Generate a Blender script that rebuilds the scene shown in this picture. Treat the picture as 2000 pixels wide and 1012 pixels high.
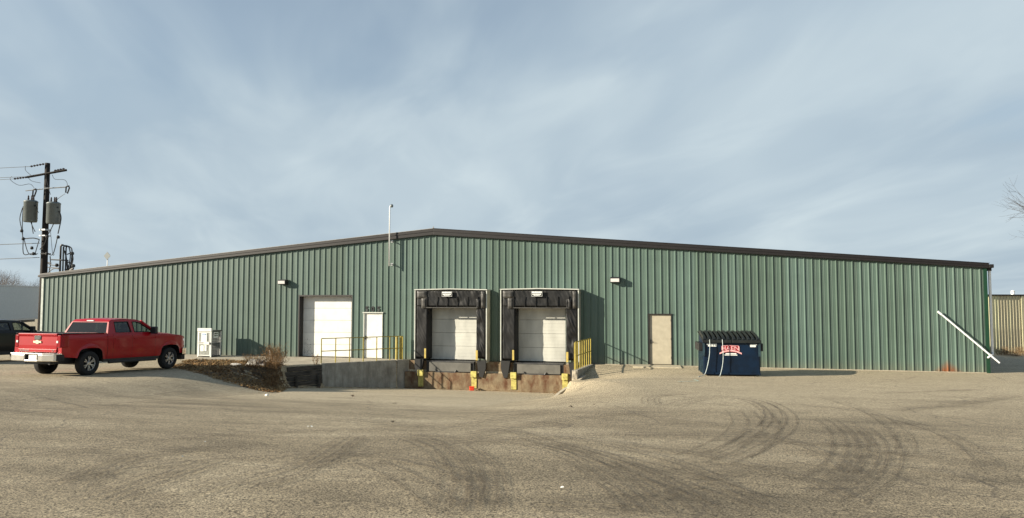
import bpy, bmesh, math, random
from mathutils import Vector, Matrix, noise
random.seed(7)
R = math.radians
for o in list(bpy.data.objects): bpy.data.objects.remove(o)
scn = bpy.context.scene
COL = scn.collection

# ------------------------------------------------------------------ camera
F, PW, PH = 1444.0, 2000.0, 1012.0
CAM = Vector((12.55, -32.53, 2.8)); YAW = R(15.05); PITCH = math.atan(81 / F)
cd = bpy.data.cameras.new('camera'); cam = bpy.data.objects.new('camera', cd); COL.objects.link(cam)
cd.sensor_width = 36; cd.lens = 36 * F / PW; cd.clip_end = 3000; cd.clip_start = .1
cam.location = CAM; cam.rotation_euler = (R(90) + PITCH, 0, YAW); scn.camera = cam
FW = Vector((-math.sin(YAW) * math.cos(PITCH), math.cos(YAW) * math.cos(PITCH), math.sin(PITCH)))
RT = Vector((math.cos(YAW), math.sin(YAW), 0)); UP = RT.cross(FW)

# ------------------------------------------------------------------ sky and sun
SUN = Vector((-1.05, -.60, .43)).normalized()
EL = math.asin(SUN.z); AZ = math.atan2(SUN.x, SUN.y)
w = bpy.data.worlds.new('World'); scn.world = w; w.use_nodes = True
nt = w.node_tree; nt.nodes.clear()
def N(t, typ, **k):
    n = t.nodes.new(typ)
    for a, b in k.items(): setattr(n, a, b)
    return n
out = N(nt, 'ShaderNodeOutputWorld'); bg = N(nt, 'ShaderNodeBackground'); bg.inputs[1].default_value = .066
sky = N(nt, 'ShaderNodeTexSky', sky_type='NISHITA', sun_disc=False, sun_elevation=EL, sun_rotation=AZ % (2 * math.pi))
sky.air_density = 1.0; sky.dust_density = .6; sky.ozone_density = 1.0
tc = N(nt, 'ShaderNodeTexCoord'); sp = N(nt, 'ShaderNodeSeparateXYZ'); nt.links.new(tc.outputs['Generated'], sp.inputs[0])
def mth(t, op, a, b=None, c=None):
    n = N(t, 'ShaderNodeMath', operation=op)
    for i, v in enumerate((a, b, c)):
        if v is None: continue
        if isinstance(v, (int, float)): n.inputs[i].default_value = v
        else: t.links.new(v, n.inputs[i])
    return n.outputs[0]
zc = mth(nt, 'ADD', mth(nt, 'MAXIMUM', sp.outputs[2], 0.0), .16)
cx = mth(nt, 'DIVIDE', sp.outputs[0], zc); cy = mth(nt, 'DIVIDE', sp.outputs[1], zc)
cb = N(nt, 'ShaderNodeCombineXYZ'); nt.links.new(cx, cb.inputs[0]); nt.links.new(cy, cb.inputs[1])
def cloud(scale, stretch, rot, detail, lo, hi, seed, dist=.6):
    m = N(nt, 'ShaderNodeMapping'); m.inputs['Scale'].default_value = (stretch, 1, 1)
    m.inputs['Location'].default_value = (seed, seed * .7, 0)
    vr = N(nt, 'ShaderNodeVectorRotate', rotation_type='Z_AXIS'); vr.inputs['Angle'].default_value = R(-rot); nt.links.new(cb.outputs[0], vr.inputs['Vector'])
    nt.links.new(vr.outputs[0], m.inputs[0])
    n = N(nt, 'ShaderNodeTexNoise'); n.inputs['Scale'].default_value = scale; n.inputs['Detail'].default_value = detail
    n.inputs['Roughness'].default_value = .5; n.inputs['Distortion'].default_value = dist
    nt.links.new(m.outputs[0], n.inputs[0])
    r = N(nt, 'ShaderNodeMapRange', interpolation_type='SMOOTHSTEP'); r.inputs[1].default_value = lo; r.inputs[2].default_value = hi
    nt.links.new(n.outputs[0], r.inputs[0]); return r.outputs[0]
c1 = cloud(.42, 1.9, 22, 3, .30, .72, 3.1, .35); c2 = cloud(.95, 2.6, 30, 4, .36, .76, 9.4, .5)
cf = mth(nt, 'MINIMUM', mth(nt, 'ADD', mth(nt, 'MULTIPLY', c1, .52), mth(nt, 'ADD', mth(nt, 'MULTIPLY', c2, .20), .28)), .95)
thin = mth(nt, 'MINIMUM', 2.0, mth(nt, 'DIVIDE', .30, mth(nt, 'MAXIMUM', sp.outputs[2], .05)))   # a thin layer is seen through more air towards the horizon
cf = mth(nt, 'MINIMUM', mth(nt, 'MULTIPLY', mth(nt, 'ADD', cf, .22), thin), .97)
mx = N(nt, 'ShaderNodeMix', data_type='RGBA'); nt.links.new(cf, mx.inputs['Factor'])
nt.links.new(sky.outputs[0], mx.inputs[6]); cm = N(nt, 'ShaderNodeMix', data_type='RGBA'); cm.inputs[6].default_value = (3.15, 3.95, 4.65, 1); cm.inputs[7].default_value = (4.95, 5.72, 6.05, 1)
nt.links.new(mth(nt, 'ADD', mth(nt, 'MULTIPLY', c1, .55), mth(nt, 'MULTIPLY', c2, .45)), cm.inputs['Factor']); nt.links.new(cm.outputs[2], mx.inputs[7])
nt.links.new(mx.outputs[2], bg.inputs[0]); nt.links.new(bg.outputs[0], out.inputs[0])
sl = bpy.data.lights.new('sun', 'SUN'); sl.energy = 5.0; sl.angle = R(.5); sl.color = (1, .90, .73)
so = bpy.data.objects.new('sun', sl); COL.objects.link(so); so.rotation_euler = (-SUN).to_track_quat('-Z', 'Y').to_euler(); so.location = SUN * 80
vs = scn.view_settings; vs.view_transform = 'Standard'; vs.look = 'None'; vs.exposure = 1.0; vs.gamma = 1; vs.use_curve_mapping = False
scn.cycles.transparent_max_bounces = 48

# ------------------------------------------------------------------ materials
MATS = {}
def newmat(name):
    m = bpy.data.materials.new(name); m.use_nodes = True; MATS[name] = m
    t = m.node_tree; return m, t, t.nodes['Principled BSDF']
def ramp(t, fac, stops):
    r = N(t, 'ShaderNodeValToRGB'); e = r.color_ramp.elements
    while len(e) < len(stops): e.new(.5)
    for q, (p, c) in zip(e, stops): q.position = p; q.color = (*c, 1) if len(c) == 3 else c
    t.links.new(fac, r.inputs[0]); return r.outputs[0]
def coords(t, kind='Object', scale=(1, 1, 1), rot=(0, 0, 0)):
    c = N(t, 'ShaderNodeTexCoord'); m = N(t, 'ShaderNodeMapping'); m.inputs['Scale'].default_value = scale; m.inputs['Rotation'].default_value = rot
    t.links.new(c.outputs[kind], m.inputs[0]); return m.outputs[0]
def worldco(t, scale=(1, 1, 1), rot=(0, 0, 0)):
    g = N(t, 'ShaderNodeNewGeometry'); m = N(t, 'ShaderNodeMapping'); m.inputs['Scale'].default_value = scale; m.inputs['Rotation'].default_value = rot
    t.links.new(g.outputs['Position'], m.inputs[0]); return m.outputs[0]
def nz(t, co, scale, detail=4, rough=.55, dist=0):
    n = N(t, 'ShaderNodeTexNoise'); n.inputs['Scale'].default_value = scale; n.inputs['Detail'].default_value = detail
    n.inputs['Roughness'].default_value = rough; n.inputs['Distortion'].default_value = dist
    t.links.new(co, n.inputs[0]); return n.outputs[0]
def mixc(t, fac, a, b, mode='MIX'):
    n = N(t, 'ShaderNodeMix', data_type='RGBA', blend_type=mode)
    for i, v in ((0, fac), (6, a), (7, b)):
        if isinstance(v, (int, float)): n.inputs[i].default_value = v
        elif isinstance(v, tuple): n.inputs[i].default_value = (*v, 1)
        else: t.links.new(v, n.inputs[i])
    return n.outputs[2]
def bump(t, b, h, strength=.3, dist=.02):
    n = N(t, 'ShaderNodeBump'); n.inputs[0].default_value = strength; n.inputs[1].default_value = dist
    t.links.new(h, n.inputs['Height']); t.links.new(n.outputs[0], b.inputs['Normal'])
def simple(name, col, rough=.6, metal=0, var=.12, scale=6, bmp=0, bscale=60, stretch=(1, 1, 1), spec=None, coat=0):
    m, t, b = newmat(name)
    co = worldco(t, stretch); n = nz(t, co, scale, 5)
    lo = tuple(max(0, c * (1 - 2.2 * var)) for c in col); hi = tuple(c * (1 + 1.6 * var) for c in col)
    t.links.new(ramp(t, n, [(.28, lo), (.72, hi)]), b.inputs['Base Color'])
    b.inputs['Roughness'].default_value = rough; b.inputs['Metallic'].default_value = metal
    if spec is not None: b.inputs['Specular IOR Level'].default_value = spec
    if coat: b.inputs['Coat Weight'].default_value = coat; b.inputs['Coat Roughness'].default_value = .05
    if bmp: bump(t, b, nz(t, co, bscale, 3), bmp, .01)
    return m
simple('white_paint', (.70, .70, .65), .45, var=.05, scale=2.5)
simple('white_trim', (.52, .53, .48), .5, var=.06)
simple('white_pipe', (.82, .82, .80), .4, var=.04)
simple('tan_door', (.40, .36, .27), .5, var=.06, scale=4)
simple('door_frame', (.025, .022, .02), .5)
simple('dock_door_white', (.50, .50, .45), .5, var=.12, scale=1.2, stretch=(1.4, 1, .5))
simple('fascia', (.008, .0055, .005), .5, var=.15)
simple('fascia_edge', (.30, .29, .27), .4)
simple('roof', (.35, .35, .33), .5)
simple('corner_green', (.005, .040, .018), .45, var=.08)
simple('corner_sunlit', (.36, .40, .36), .5)  # sun caught by the left corner trim, put into its pale colour
simple('vinyl', (.009, .009, .009), .5, var=.15, scale=3, bmp=.15, bscale=9, spec=.35)
simple('vinyl_grey', (.05, .047, .042), .55, var=.3, scale=5, bmp=.3, bscale=20)
simple('side_panel', (.36, .35, .28), .6, var=.12, scale=2)
simple('black_rubber', (.012, .012, .012), .7)
simple('black_steel', (.015, .015, .016), .5)
simple('dark_steel', (.05, .05, .05), .55, var=.2)
simple('leveler', (.12, .115, .10), .55, var=.15, scale=2)
simple('yellow', (.34, .27, .05), .55, var=.14, scale=5)
simple('yellow_pale', (.46, .40, .11), .7, var=.22, scale=7)
simple('strip_yellow', (.50, .38, .10), .5)
simple('galv', (.42, .43, .43), .4, .6)
simple('tin', (.13, .15, .15), .45, var=.1, scale=3)
simple('pole_wood', (.011, .007, .005), .85, var=.35, scale=3, stretch=(6, 6, .6), bmp=.5, bscale=9)
simple('timber', (.070, .060, .048), .9, var=.35, scale=3.5, stretch=(1, 1, 5), bmp=.6, bscale=12)
simple('wire', (.012, .012, .012), .6)
simple('ceramic', (.05, .035, .03), .3)
simple('dump_blue', (.0008, .0105, .030), .5, var=.25, scale=2.2, bmp=.06, bscale=5, spec=.3)
simple('dump_side', (.02, .045, .06), .5, var=.25)
simple('lid_black', (.012, .014, .013), .45, var=.25)
simple('rope', (.55, .62, .60), .7)
simple('sticker', (.80, .82, .78), .5, var=.05)
simple('sign_red', (.30, .02, .03), .5, var=.1)
simple('sign_pink', (.80, .42, .42), .5, var=.06)
simple('sign_blue', (.10, .22, .42), .5)
simple('sign_black', (.015, .015, .015), .5)
simple('lens', (.62, .60, .58), .25, var=.05)
simple('orange', (.80, .06, .02), .5)
simple('litter_white', (.75, .75, .68), .6)
simple('rock', (.45, .43, .39), .9, var=.2, scale=6, bmp=.4, bscale=20)
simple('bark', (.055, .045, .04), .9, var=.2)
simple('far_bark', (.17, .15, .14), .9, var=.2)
simple('trailer_white', (.52, .53, .52), .5, var=.04)
simple('tan_wall', (.52, .49, .32), .5, var=.05)
simple('stoop', (.40, .35, .25), .85, var=.12, bmp=.2)
simple('paint_red', (.34, .0012, .007), .35, var=.04, scale=2, coat=.3, spec=.3)
simple('paint_black', (.004, .004, .005), .3, var=.05, coat=.2, spec=.3)
simple('chrome', (.80, .78, .73), .18, 1.0, var=.04)
simple('rim', (.55, .55, .55), .3, .85, var=.05)
simple('tyre', (.011, .011, .011), .85, var=.2, bmp=.3)
simple('lamp_red', (.26, .003, .008), .25, var=.05, coat=.1, spec=.3)
simple('lamp_clear', (.75, .74, .72), .12, var=.04, coat=.5)
simple('interior', (.02, .02, .022), .8)
simple('gold', (.78, .70, .50), .3, .4, var=.03)
simple('line_paint', (.42, .52, .44), .8, var=.2, scale=12)
def glass(name, tint, alpha):
    m, t, b = newmat(name); b.inputs['Base Color'].default_value = (*tint, 1); b.inputs['Roughness'].default_value = .03
    tr = N(t, 'ShaderNodeBsdfTransparent'); tr.inputs[0].default_value = (.75, .85, .80, 1)
    mxs = N(t, 'ShaderNodeMixShader'); mxs.inputs[0].default_value = alpha
    t.links.new(tr.outputs[0], mxs.inputs[1]); t.links.new(b.outputs[0], mxs.inputs[2])
    t.links.new(mxs.outputs[0], t.nodes['Material Output'].inputs[0])
glass('glass_dark', (.008, .010, .012), .90); glass('glass_clear', (.01, .014, .014), .42)

def panel_mat(name, col, rust=False, vary=.10):
    m, t, b = newmat(name)
    oi = N(t, 'ShaderNodeObjectInfo')
    n1 = nz(t, worldco(t, (7, 1, .18)), 2.0, 5); n2 = nz(t, worldco(t, (.5, .5, .8)), 1.2, 4)
    f = mth(t, 'ADD', mth(t, 'MULTIPLY', n1, .55), mth(t, 'MULTIPLY', n2, .45))
    c = ramp(t, f, [(.3, tuple(x * (1 - vary * 1.7) for x in col)), (.7, tuple(x * (1 + vary * 1.4) for x in col))])
    v = mth(t, 'ADD', mth(t, 'MULTIPLY', oi.outputs['Random'], .24), .88)
    hs = N(t, 'ShaderNodeHueSaturation'); t.links.new(c, hs.inputs['Color']); t.links.new(v, hs.inputs['Value'])
    t.links.new(mth(t, 'ADD', mth(t, 'MULTIPLY', oi.outputs['Random'], .03), .485), hs.inputs['Hue'])
    c = hs.outputs[0]
    g = N(t, 'ShaderNodeNewGeometry'); s = N(t, 'ShaderNodeSeparateXYZ'); t.links.new(g.outputs['Position'], s.inputs[0])
    # splash dirt along the foot of the sheets
    lowm = N(t, 'ShaderNodeMapRange'); lowm.inputs[1].default_value = .45; lowm.inputs[2].default_value = .03; t.links.new(s.outputs[2], lowm.inputs[0])
    d = mth(t, 'MULTIPLY', mth(t, 'MULTIPLY', lowm.outputs[0], nz(t, worldco(t, (2, 2, 1.5)), 2.5, 5)), .55)
    c = mixc(t, d, c, (.17, .145, .10))
    if rust:
        dx = mth(t, 'ABSOLUTE', mth(t, 'SUBTRACT', s.outputs[0], 21.45))
        q = mth(t, 'SUBTRACT', 1.0, mth(t, 'ADD', mth(t, 'MULTIPLY', dx, 1.6), mth(t, 'MULTIPLY', s.outputs[2], 1.9)))
        q = mth(t, 'MULTIPLY', q, mth(t, 'MULTIPLY', nz(t, worldco(t, (9, 9, 2)), 2.2, 6), 2.4))
        q = N_clamp(t, q)
        c = mixc(t, q, c, (.19, .062, .018))
    t.links.new(c, b.inputs['Base Color']); b.inputs['Roughness'].default_value = .48
    bump(t, b, nz(t, worldco(t, (2.5, 1, .5)), 1.6, 2), .12, .03)
    return m
def N_clamp(t, v):
    n = N(t, 'ShaderNodeClamp'); t.links.new(v, n.inputs[0]); return n.outputs[0]
panel_mat('wall_green', (.080, .124, .100), True); panel_mat('wall_tan', (.50, .47, .30), False, .05)

def concrete(name, base, rustcol, rust, streak=(3, 3, .25)):
    m, t, b = newmat(name)
    n1 = nz(t, worldco(t), 2.2, 8, .65); n2 = nz(t, worldco(t, streak), 2.0, 6, .6)
    c = ramp(t, n1, [(.3, tuple(x * .68 for x in base)), (.7, tuple(x * 1.22 for x in base))])
    f = N(t, 'ShaderNodeMapRange'); f.inputs[1].default_value = .42; f.inputs[2].default_value = .68; f.inputs[4].default_value = rust
    t.links.new(n2, f.inputs[0]); c = mixc(t, f.outputs[0], c, rustcol)
    sp_ = nz(t, worldco(t), 45, 3); c = mixc(t, .35, c, ramp(t, sp_, [(.35, (.25, .24, .22)), (.65, (.75, .74, .72))]), 'OVERLAY')
    t.links.new(c, b.inputs['Base Color']); b.inputs['Roughness'].default_value = .9
    bump(t, b, nz(t, worldco(t), 26, 6), .45, .015)
concrete('concrete_dock', (.215, .165, .10), (.085, .030, .010), .95, (1.7, 1.7, .95))
concrete('concrete_wall', (.34, .32, .27), (.12, .105, .085), .65, (2.0, 2.0, .35))
concrete('concrete_pad', (.39, .35, .275), (.22, .19, .14), .6, (1, 2.5, 1))

def asphalt(name, base, pale_tone):
    m, t, b = newmat(name)
    w1 = worldco(t)
    big = nz(t, worldco(t, (.55, 1, 1), (0, 0, .35)), .22, 6, .6, .8); mid = nz(t, worldco(t, (.4, 1.2, 1), (0, 0, -.2)), .9, 6, .65, .5)
    f = mth(t, 'ADD', mth(t, 'MULTIPLY', big, .55), mth(t, 'MULTIPLY', mid, .45))
    c = ramp(t, f, [(.38, tuple(x * .62 for x in base)), (.5, base), (.60, pale_tone)])
    # paler towards the building, the boundary broken up by the large noise
    g_ = N(t, 'ShaderNodeNewGeometry'); s3 = N(t, 'ShaderNodeSeparateXYZ'); t.links.new(g_.outputs['Position'], s3.inputs[0])
    dm_ = N(t, 'ShaderNodeMapRange', interpolation_type='SMOOTHSTEP'); dm_.inputs[1].default_value = -22; dm_.inputs[2].default_value = -8
    t.links.new(mth(t, 'ADD', s3.outputs[1], mth(t, 'MULTIPLY', mth(t, 'SUBTRACT', big, .5), 22)), dm_.inputs[0])
    c = mixc(t, mth(t, 'MULTIPLY', dm_.outputs[0], .75), c, mixc(t, mid, tuple(x * 1.05 for x in pale_tone), tuple(x * 1.35 for x in pale_tone)))
    ag = nz(t, w1, 46, 4, .85); ag2 = nz(t, w1, 11, 5, .8)
    c = mixc(t, .4, c, ramp(t, ag2, [(.36, (.24, .235, .23)), (.5, (.5, .5, .5)), (.64, (.76, .75, .72))]), 'OVERLAY')
    c = mixc(t, 1.0, c, ramp(t, ag, [(.40, (.05, .045, .04)), (.5, (.5, .5, .5)), (.60, (.95, .94, .90))]), 'OVERLAY')
    vo = N(t, 'ShaderNodeTexVoronoi'); vo.inputs['Scale'].default_value = 20; t.links.new(w1, vo.inputs[0])
    st = ramp(t, vo.outputs['Distance'], [(.0, (1, 1, 1)), (.17, (0, 0, 0))])
    sel = ramp(t, nz(t, w1, 19, 2), [(.60, (0, 0, 0)), (.66, (1, 1, 1))])
    c = mixc(t, mth(t, 'MULTIPLY', mth(t, 'MULTIPLY', st, sel), .5), c, (.62, .58, .48))
    sel2 = ramp(t, nz(t, w1, 15, 2, .5, .3), [(.32, (1, 1, 1)), (.40, (0, 0, 0))])
    c = mixc(t, mth(t, 'MULTIPLY', mth(t, 'MULTIPLY', st, sel2), .7), c, (.045, .038, .03))
    ck = N(t, 'ShaderNodeTexVoronoi', feature='DISTANCE_TO_EDGE'); ck.inputs['Scale'].default_value = .33
    dco = N(t, 'ShaderNodeVectorMath', operation='ADD'); t.links.new(w1, dco.inputs[0])
    nn = N(t, 'ShaderNodeTexNoise'); nn.inputs['Scale'].default_value = .8; nn.inputs['Detail'].default_value = 6; t.links.new(w1, nn.inputs[0]); t.links.new(nn.outputs['Color'], dco.inputs[1])
    t.links.new(dco.outputs[0], ck.inputs[0])
    ckm = ramp(t, ck.outputs['Distance'], [(.0, (1, 1, 1)), (.010, (0, 0, 0))])
    cks = ramp(t, nz(t, w1, .16, 3), [(.46, (0, 0, 0)), (.56, (1, 1, 1))])
    c = mixc(t, mth(t, 'MULTIPLY', mth(t, 'MULTIPLY', ckm, cks), .6), c, (.07, .06, .05))
    t.links.new(c, b.inputs['Base Color']); b.inputs['Roughness'].default_value = .88; b.inputs['Specular IOR Level'].default_value = .3
    hb = mth(t, 'ADD', mth(t, 'MULTIPLY', ag, .7), mth(t, 'MULTIPLY', nz(t, w1, 9, 3), .6))
    bump(t, b, hb, .55, .02)
asphalt('asphalt', (.270, .224, .152), (.355, .300, .208))
asphalt('ramp_concrete', (.34, .285, .195), (.40, .34, .24))
m, t, b = newmat('dirt'); n = nz(t, worldco(t), 5, 8, .7)
t.links.new(ramp(t, n, [(.3, (.035, .026, .016)), (.55, (.10, .07, .04)), (.75, (.19, .14, .08))]), b.inputs['Base Color']); b.inputs['Roughness'].default_value = .95
bump(t, b, nz(t, worldco(t), 18, 5), .8, .05)
def leafmat(name, stops):
    m, t, b = newmat(name); n = nz(t, worldco(t), 9, 3)
    t.links.new(ramp(t, n, stops), b.inputs['Base Color']); b.inputs['Roughness'].default_value = .85; b.inputs['Specular IOR Level'].default_value = .15
leafmat('dry_leaf', [(.3, (.11, .055, .022)), (.5, (.22, .13, .055)), (.7, (.38, .27, .14))])
leafmat('dry_grass', [(.3, (.13, .09, .045)), (.5, (.27, .20, .10)), (.7, (.40, .31, .17))])
leafmat('dry_stem', [(.3, (.10, .055, .03)), (.7, (.26, .17, .09))])
def markmat(name, col, amt):
    m, t, b = newmat(name); b.inputs['Base Color'].default_value = (*col, 1); b.inputs['Roughness'].default_value = .9
    uv = N(t, 'ShaderNodeTexCoord'); s = N(t, 'ShaderNodeSeparateXYZ'); t.links.new(uv.outputs['UV'], s.inputs[0])
    e = mth(t, 'MULTIPLY', mth(t, 'MULTIPLY', s.outputs[0], mth(t, 'SUBTRACT', 1.0, s.outputs[0])), 4.0)
    ends = N_clamp(t, mth(t, 'MULTIPLY', mth(t, 'MULTIPLY', s.outputs[1], mth(t, 'SUBTRACT', 1.0, s.outputs[1])), 9.0))
    uvm = N(t, 'ShaderNodeMapping'); uvm.inputs['Scale'].default_value = (5, 7, 1); t.links.new(uv.outputs['UV'], uvm.inputs[0])
    e = mth(t, 'MULTIPLY', e, ramp(t, nz(t, uvm.outputs[0], 1.0, 3, .6), [(.38, (.12, .12, .12)), (.62, (1, 1, 1))]))
    f = mth(t, 'MULTIPLY', e, ramp(t, nz(t, worldco(t), 2.2, 7, .75), [(.22, (0, 0, 0)), (.62, (1, 1, 1))]))
    f = mth(t, 'MULTIPLY', f, ramp(t, nz(t, worldco(t), 40, 3, .7), [(.3, (.25, .25, .25)), (.6, (1, 1, 1))]))
    f = mth(t, 'MULTIPLY', mth(t, 'MULTIPLY', f, ends), amt)
    tr = N(t, 'ShaderNodeBsdfTransparent'); mxs = N(t, 'ShaderNodeMixShader'); t.links.new(f, mxs.inputs[0])
    t.links.new(tr.outputs[0], mxs.inputs[1]); t.links.new(b.outputs[0], mxs.inputs[2]); t.links.new(mxs.outputs[0], t.nodes['Material Output'].inputs[0])
markmat('tyre_mark', (.080, .064, .046), .68); markmat('tyre_haze', (.11, .09, .064), .22); markmat('crack', (.025, .02, .016), 1.0)

# ------------------------------------------------------------------ mesh helpers
class MB:
    def __init__(s): s.v = []; s.f = []; s.uv = None
    def quad(s, *p):
        n = len(s.v); s.v += [tuple(q) for q in p]; s.f.append(tuple(range(n, n + len(p)))); return s
    def box(s, x0, x1, y0, y1, z0, z1, M=None):
        n = len(s.v); P = [(x, y, z) for z in (z0, z1) for y in (y0, y1) for x in (x0, x1)]
        if M is not None: P = [tuple(M @ Vector(p)) for p in P]
        s.v += P; s.f += [tuple(n + i for i in q) for q in ((0, 2, 3, 1), (4, 5, 7, 6), (0, 1, 5, 4), (2, 6, 7, 3), (0, 4, 6, 2), (1, 3, 7, 5))]; return s
    def prism(s, poly, a, b, axis=1):
        def mk(p, h): q = list(p); q.insert(axis, h); return tuple(q)
        n = len(s.v); k = len(poly); s.v += [mk(p, a) for p in poly] + [mk(p, b) for p in poly]
        s.f.append(tuple(range(n, n + k))); s.f.append(tuple(range(n + 2 * k - 1, n + k - 1, -1)))
        for i in range(k): j = (i + 1) % k; s.f.append((n + i, n + j, n + k + j, n + k + i))
        return s
    def tube(s, pts, r, n=6, cap=True, r1=None):
        pts = [Vector(p) for p in pts]; L = len(pts); base = len(s.v); ref = None
        for i, p in enumerate(pts):
            d = (pts[min(i + 1, L - 1)] - pts[max(i - 1, 0)]).normalized()
            a = ref if ref is not None else (Vector((0, 0, 1)) if abs(d.z) < .9 else Vector((1, 0, 0)))
            u = (a - d * a.dot(d)).normalized(); ref = u; v_ = d.cross(u)
            rr = r if r1 is None else r + (r1 - r) * i / max(1, L - 1)
            for j in range(n):
                t_ = 2 * math.pi * (j + .5) / n; q = p + (u * math.cos(t_) + v_ * math.sin(t_)) * rr; s.v.append(tuple(q))
        for i in range(L - 1):
            for j in range(n):
                k = (j + 1) % n; s.f.append((base + i * n + j, base + i * n + k, base + (i + 1) * n + k, base + (i + 1) * n + j))
        if cap: s.f.append(tuple(base + j for j in range(n - 1, -1, -1))); s.f.append(tuple(base + (L - 1) * n + j for j in range(n)))
        return s
    def lathe(s, prof, n=24, M=None):   # prof (r, h) about z
        base = len(s.v)
        for r, h in prof:
            for j in range(n):
                a = 2 * math.pi * j / n; p = Vector((r * math.cos(a), r * math.sin(a), h)); s.v.append(tuple(M @ p if M else p))
        for i in range(len(prof) - 1):
            for j in range(n):
                k = (j + 1) % n; s.f.append((base + i * n + j, base + i * n + k, base + (i + 1) * n + k, base + (i + 1) * n + j))
        return s
    def grid(s, rows):
        base = len(s.v); nc = len(rows[0])
        for r in rows: s.v += [tuple(p) for p in r]
        for i in range(len(rows) - 1):
            for j in range(nc - 1): a = base + i * nc + j; s.f.append((a, a + 1, a + nc + 1, a + nc))
        return s
    def mesh(s, name, smooth=False, fix=True):
        me = bpy.data.meshes.new(name); me.from_pydata(s.v, [], s.f)
        if s.uv:
            l = me.uv_layers.new(name='uv')
            for lp in me.loops: l.data[lp.index].uv = s.uv[lp.vertex_index]
        if fix:
            bm = bmesh.new(); bm.from_mesh(me); bmesh.ops.recalc_face_normals(bm, faces=bm.faces); bm.to_mesh(me); bm.free()
        if smooth:
            for p in me.polygons: p.use_smooth = True
        me.update(); return me
    def build(s, name, mat, parent=None, smooth=False, bevel=0, solid=0, fix=True, **tags):
        me = s.mesh(name, smooth, fix); return link(name, me, mat, parent, bevel, solid, **tags)
def link(name, me, mat, parent=None, bevel=0, solid=0, **tags):
    if mat and not me.materials: me.materials.append(MATS[mat])
    o = bpy.data.objects.new(name, me); COL.objects.link(o); o.parent = parent
    if solid: md = o.modifiers.new('s', 'SOLIDIFY'); md.thickness = solid; md.offset = -1
    if bevel: md = o.modifiers.new('b', 'BEVEL'); md.width = bevel; md.segments = 2; md.limit_method = 'ANGLE'
    return tag(o, **tags)
def tag(o, label=None, category=None, group=None, kind=None):
    for k, v in (('label', label), ('category', category), ('group', group), ('kind', kind)):
        if v: o[k] = v
    return o
def empty(name, loc=(0, 0, 0), rz=0, **tags):
    o = bpy.data.objects.new(name, None); COL.objects.link(o); o.location = loc; o.rotation_euler = (0, 0, rz); o.empty_display_size = .3
    return tag(o, **tags)
def copy_tree(o, parent=None):
    c = o.copy(); COL.objects.link(c); c.parent = parent
    for ch in list(o.children): copy_tree(ch, c)
    return c
def text_mesh(txt, size, ext=.004, bold=.012):
    cu = bpy.data.curves.new('txt', 'FONT'); cu.body = txt; cu.size = size; cu.extrude = ext; cu.align_x = 'CENTER'; cu.align_y = 'CENTER'; cu.resolution_u = 2; cu.offset = size * bold
    o = bpy.data.objects.new('txt', cu); COL.objects.link(o); bpy.context.view_layer.update()
    me = bpy.data.meshes.new_from_object(o.evaluated_get(bpy.context.evaluated_depsgraph_get())); bpy.data.objects.remove(o); return me
def text_obj(name, txt, size, mat, parent, M, ext=.004, bold=0, **tags):
    me = text_mesh(txt, size, ext, bold or .008); me.transform(M); me.materials.clear(); return link(name, me, mat, parent, **tags)
FRONT = Matrix.Rotation(R(90), 4, 'X')      # text in the XZ plane reading from -Y
def lerp(a, b, t): return a + (b - a) * t
def sstep(t): t = max(0., min(1., t)); return t * t * (3 - 2 * t)
def pw(x, pts):
    if x <= pts[0][0]: return pts[0][1]
    for (a, b), (c, d) in zip(pts, pts[1:]):
        if x <= c: return lerp(b, d, (x - a) / (c - a))
    return pts[-1][1]

# ------------------------------------------------------------------ ground
XLp = [(.3, -1.08), (3.5, -3.75), (4.9, -4.5), (7.5, -3.2), (10.5, -1.5), (21, -1.3)]
WLp = [(4.7, .1), (5.3, .5), (7, 2.3), (9, 3.4), (14, 4)]
XRp = [(.3, 7.33), (3.6, 7.2), (5.1, 6.9), (8, 6.6), (21, 6.5)]
WRp = [(3.7, .1), (4.6, .35), (6.5, 2), (9, 3.5), (14, 4.5)]
def lot(d): return .04 * 1.5 * math.log1p(math.exp(min(30, (d - 4) / 1.5)))
def pit(d):
    k = .08; l = lot(d); return l - k * math.log1p(math.exp(min(60, (l - (-1.302 + .095 * d)) / k)))
def T(X, Y):
    d = -Y; z = lot(d)
    if d < .4:
        return z - 1.9 * sstep((X - 22.9) / 14) * sstep((Y + 2) / 30)
    xl, wl, xr, wr = pw(d, XLp), pw(d, WLp), pw(d, XRp), pw(d, WRp)
    z -= .36 * math.exp(-((X - 7.8) ** 2 / 3.0 + (d - 4.0) ** 2 / 5.0)) if X > xr else 0
    side = sstep((xl - X) / wl) if X < xl else (sstep((X - xr) / wr) if X > xr else 0)
    z = lerp(pit(d), z, side)
    z -= 1.9 * sstep((X - 22.9) / 14) * sstep((Y + 2) / 30)
    if d > 5: z += .012 * noise.noise(Vector((X * .25, Y * .25, 0)))
    return z
def ray(x, y): return FW + RT * ((x - 1000) / F) - UP * ((y - 506) / F)
def ground_at(x, y):
    r = ray(x, y); s_ = 3.
    while s_ < 90:
        p = CAM + r * s_
        if p.z < T(p.x, p.y): return Vector((p.x, p.y, T(p.x, p.y)))
        s_ += .03
    return CAM + r * 40
ds = [-900, -400, -200, -120, -80, -60, -45, -35, -28, -22, -17, -13, -9, -6, -4, -2, -1, 0, .25, .41] + [.6 + .2 * i for i in range(25)] + [5.6 + .3 * i for i in range(30)] + [14.5 + .5 * i for i in range(30)] + [30, 31, 32, 33, 34, 36, 38, 42, 48, 60]
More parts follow.
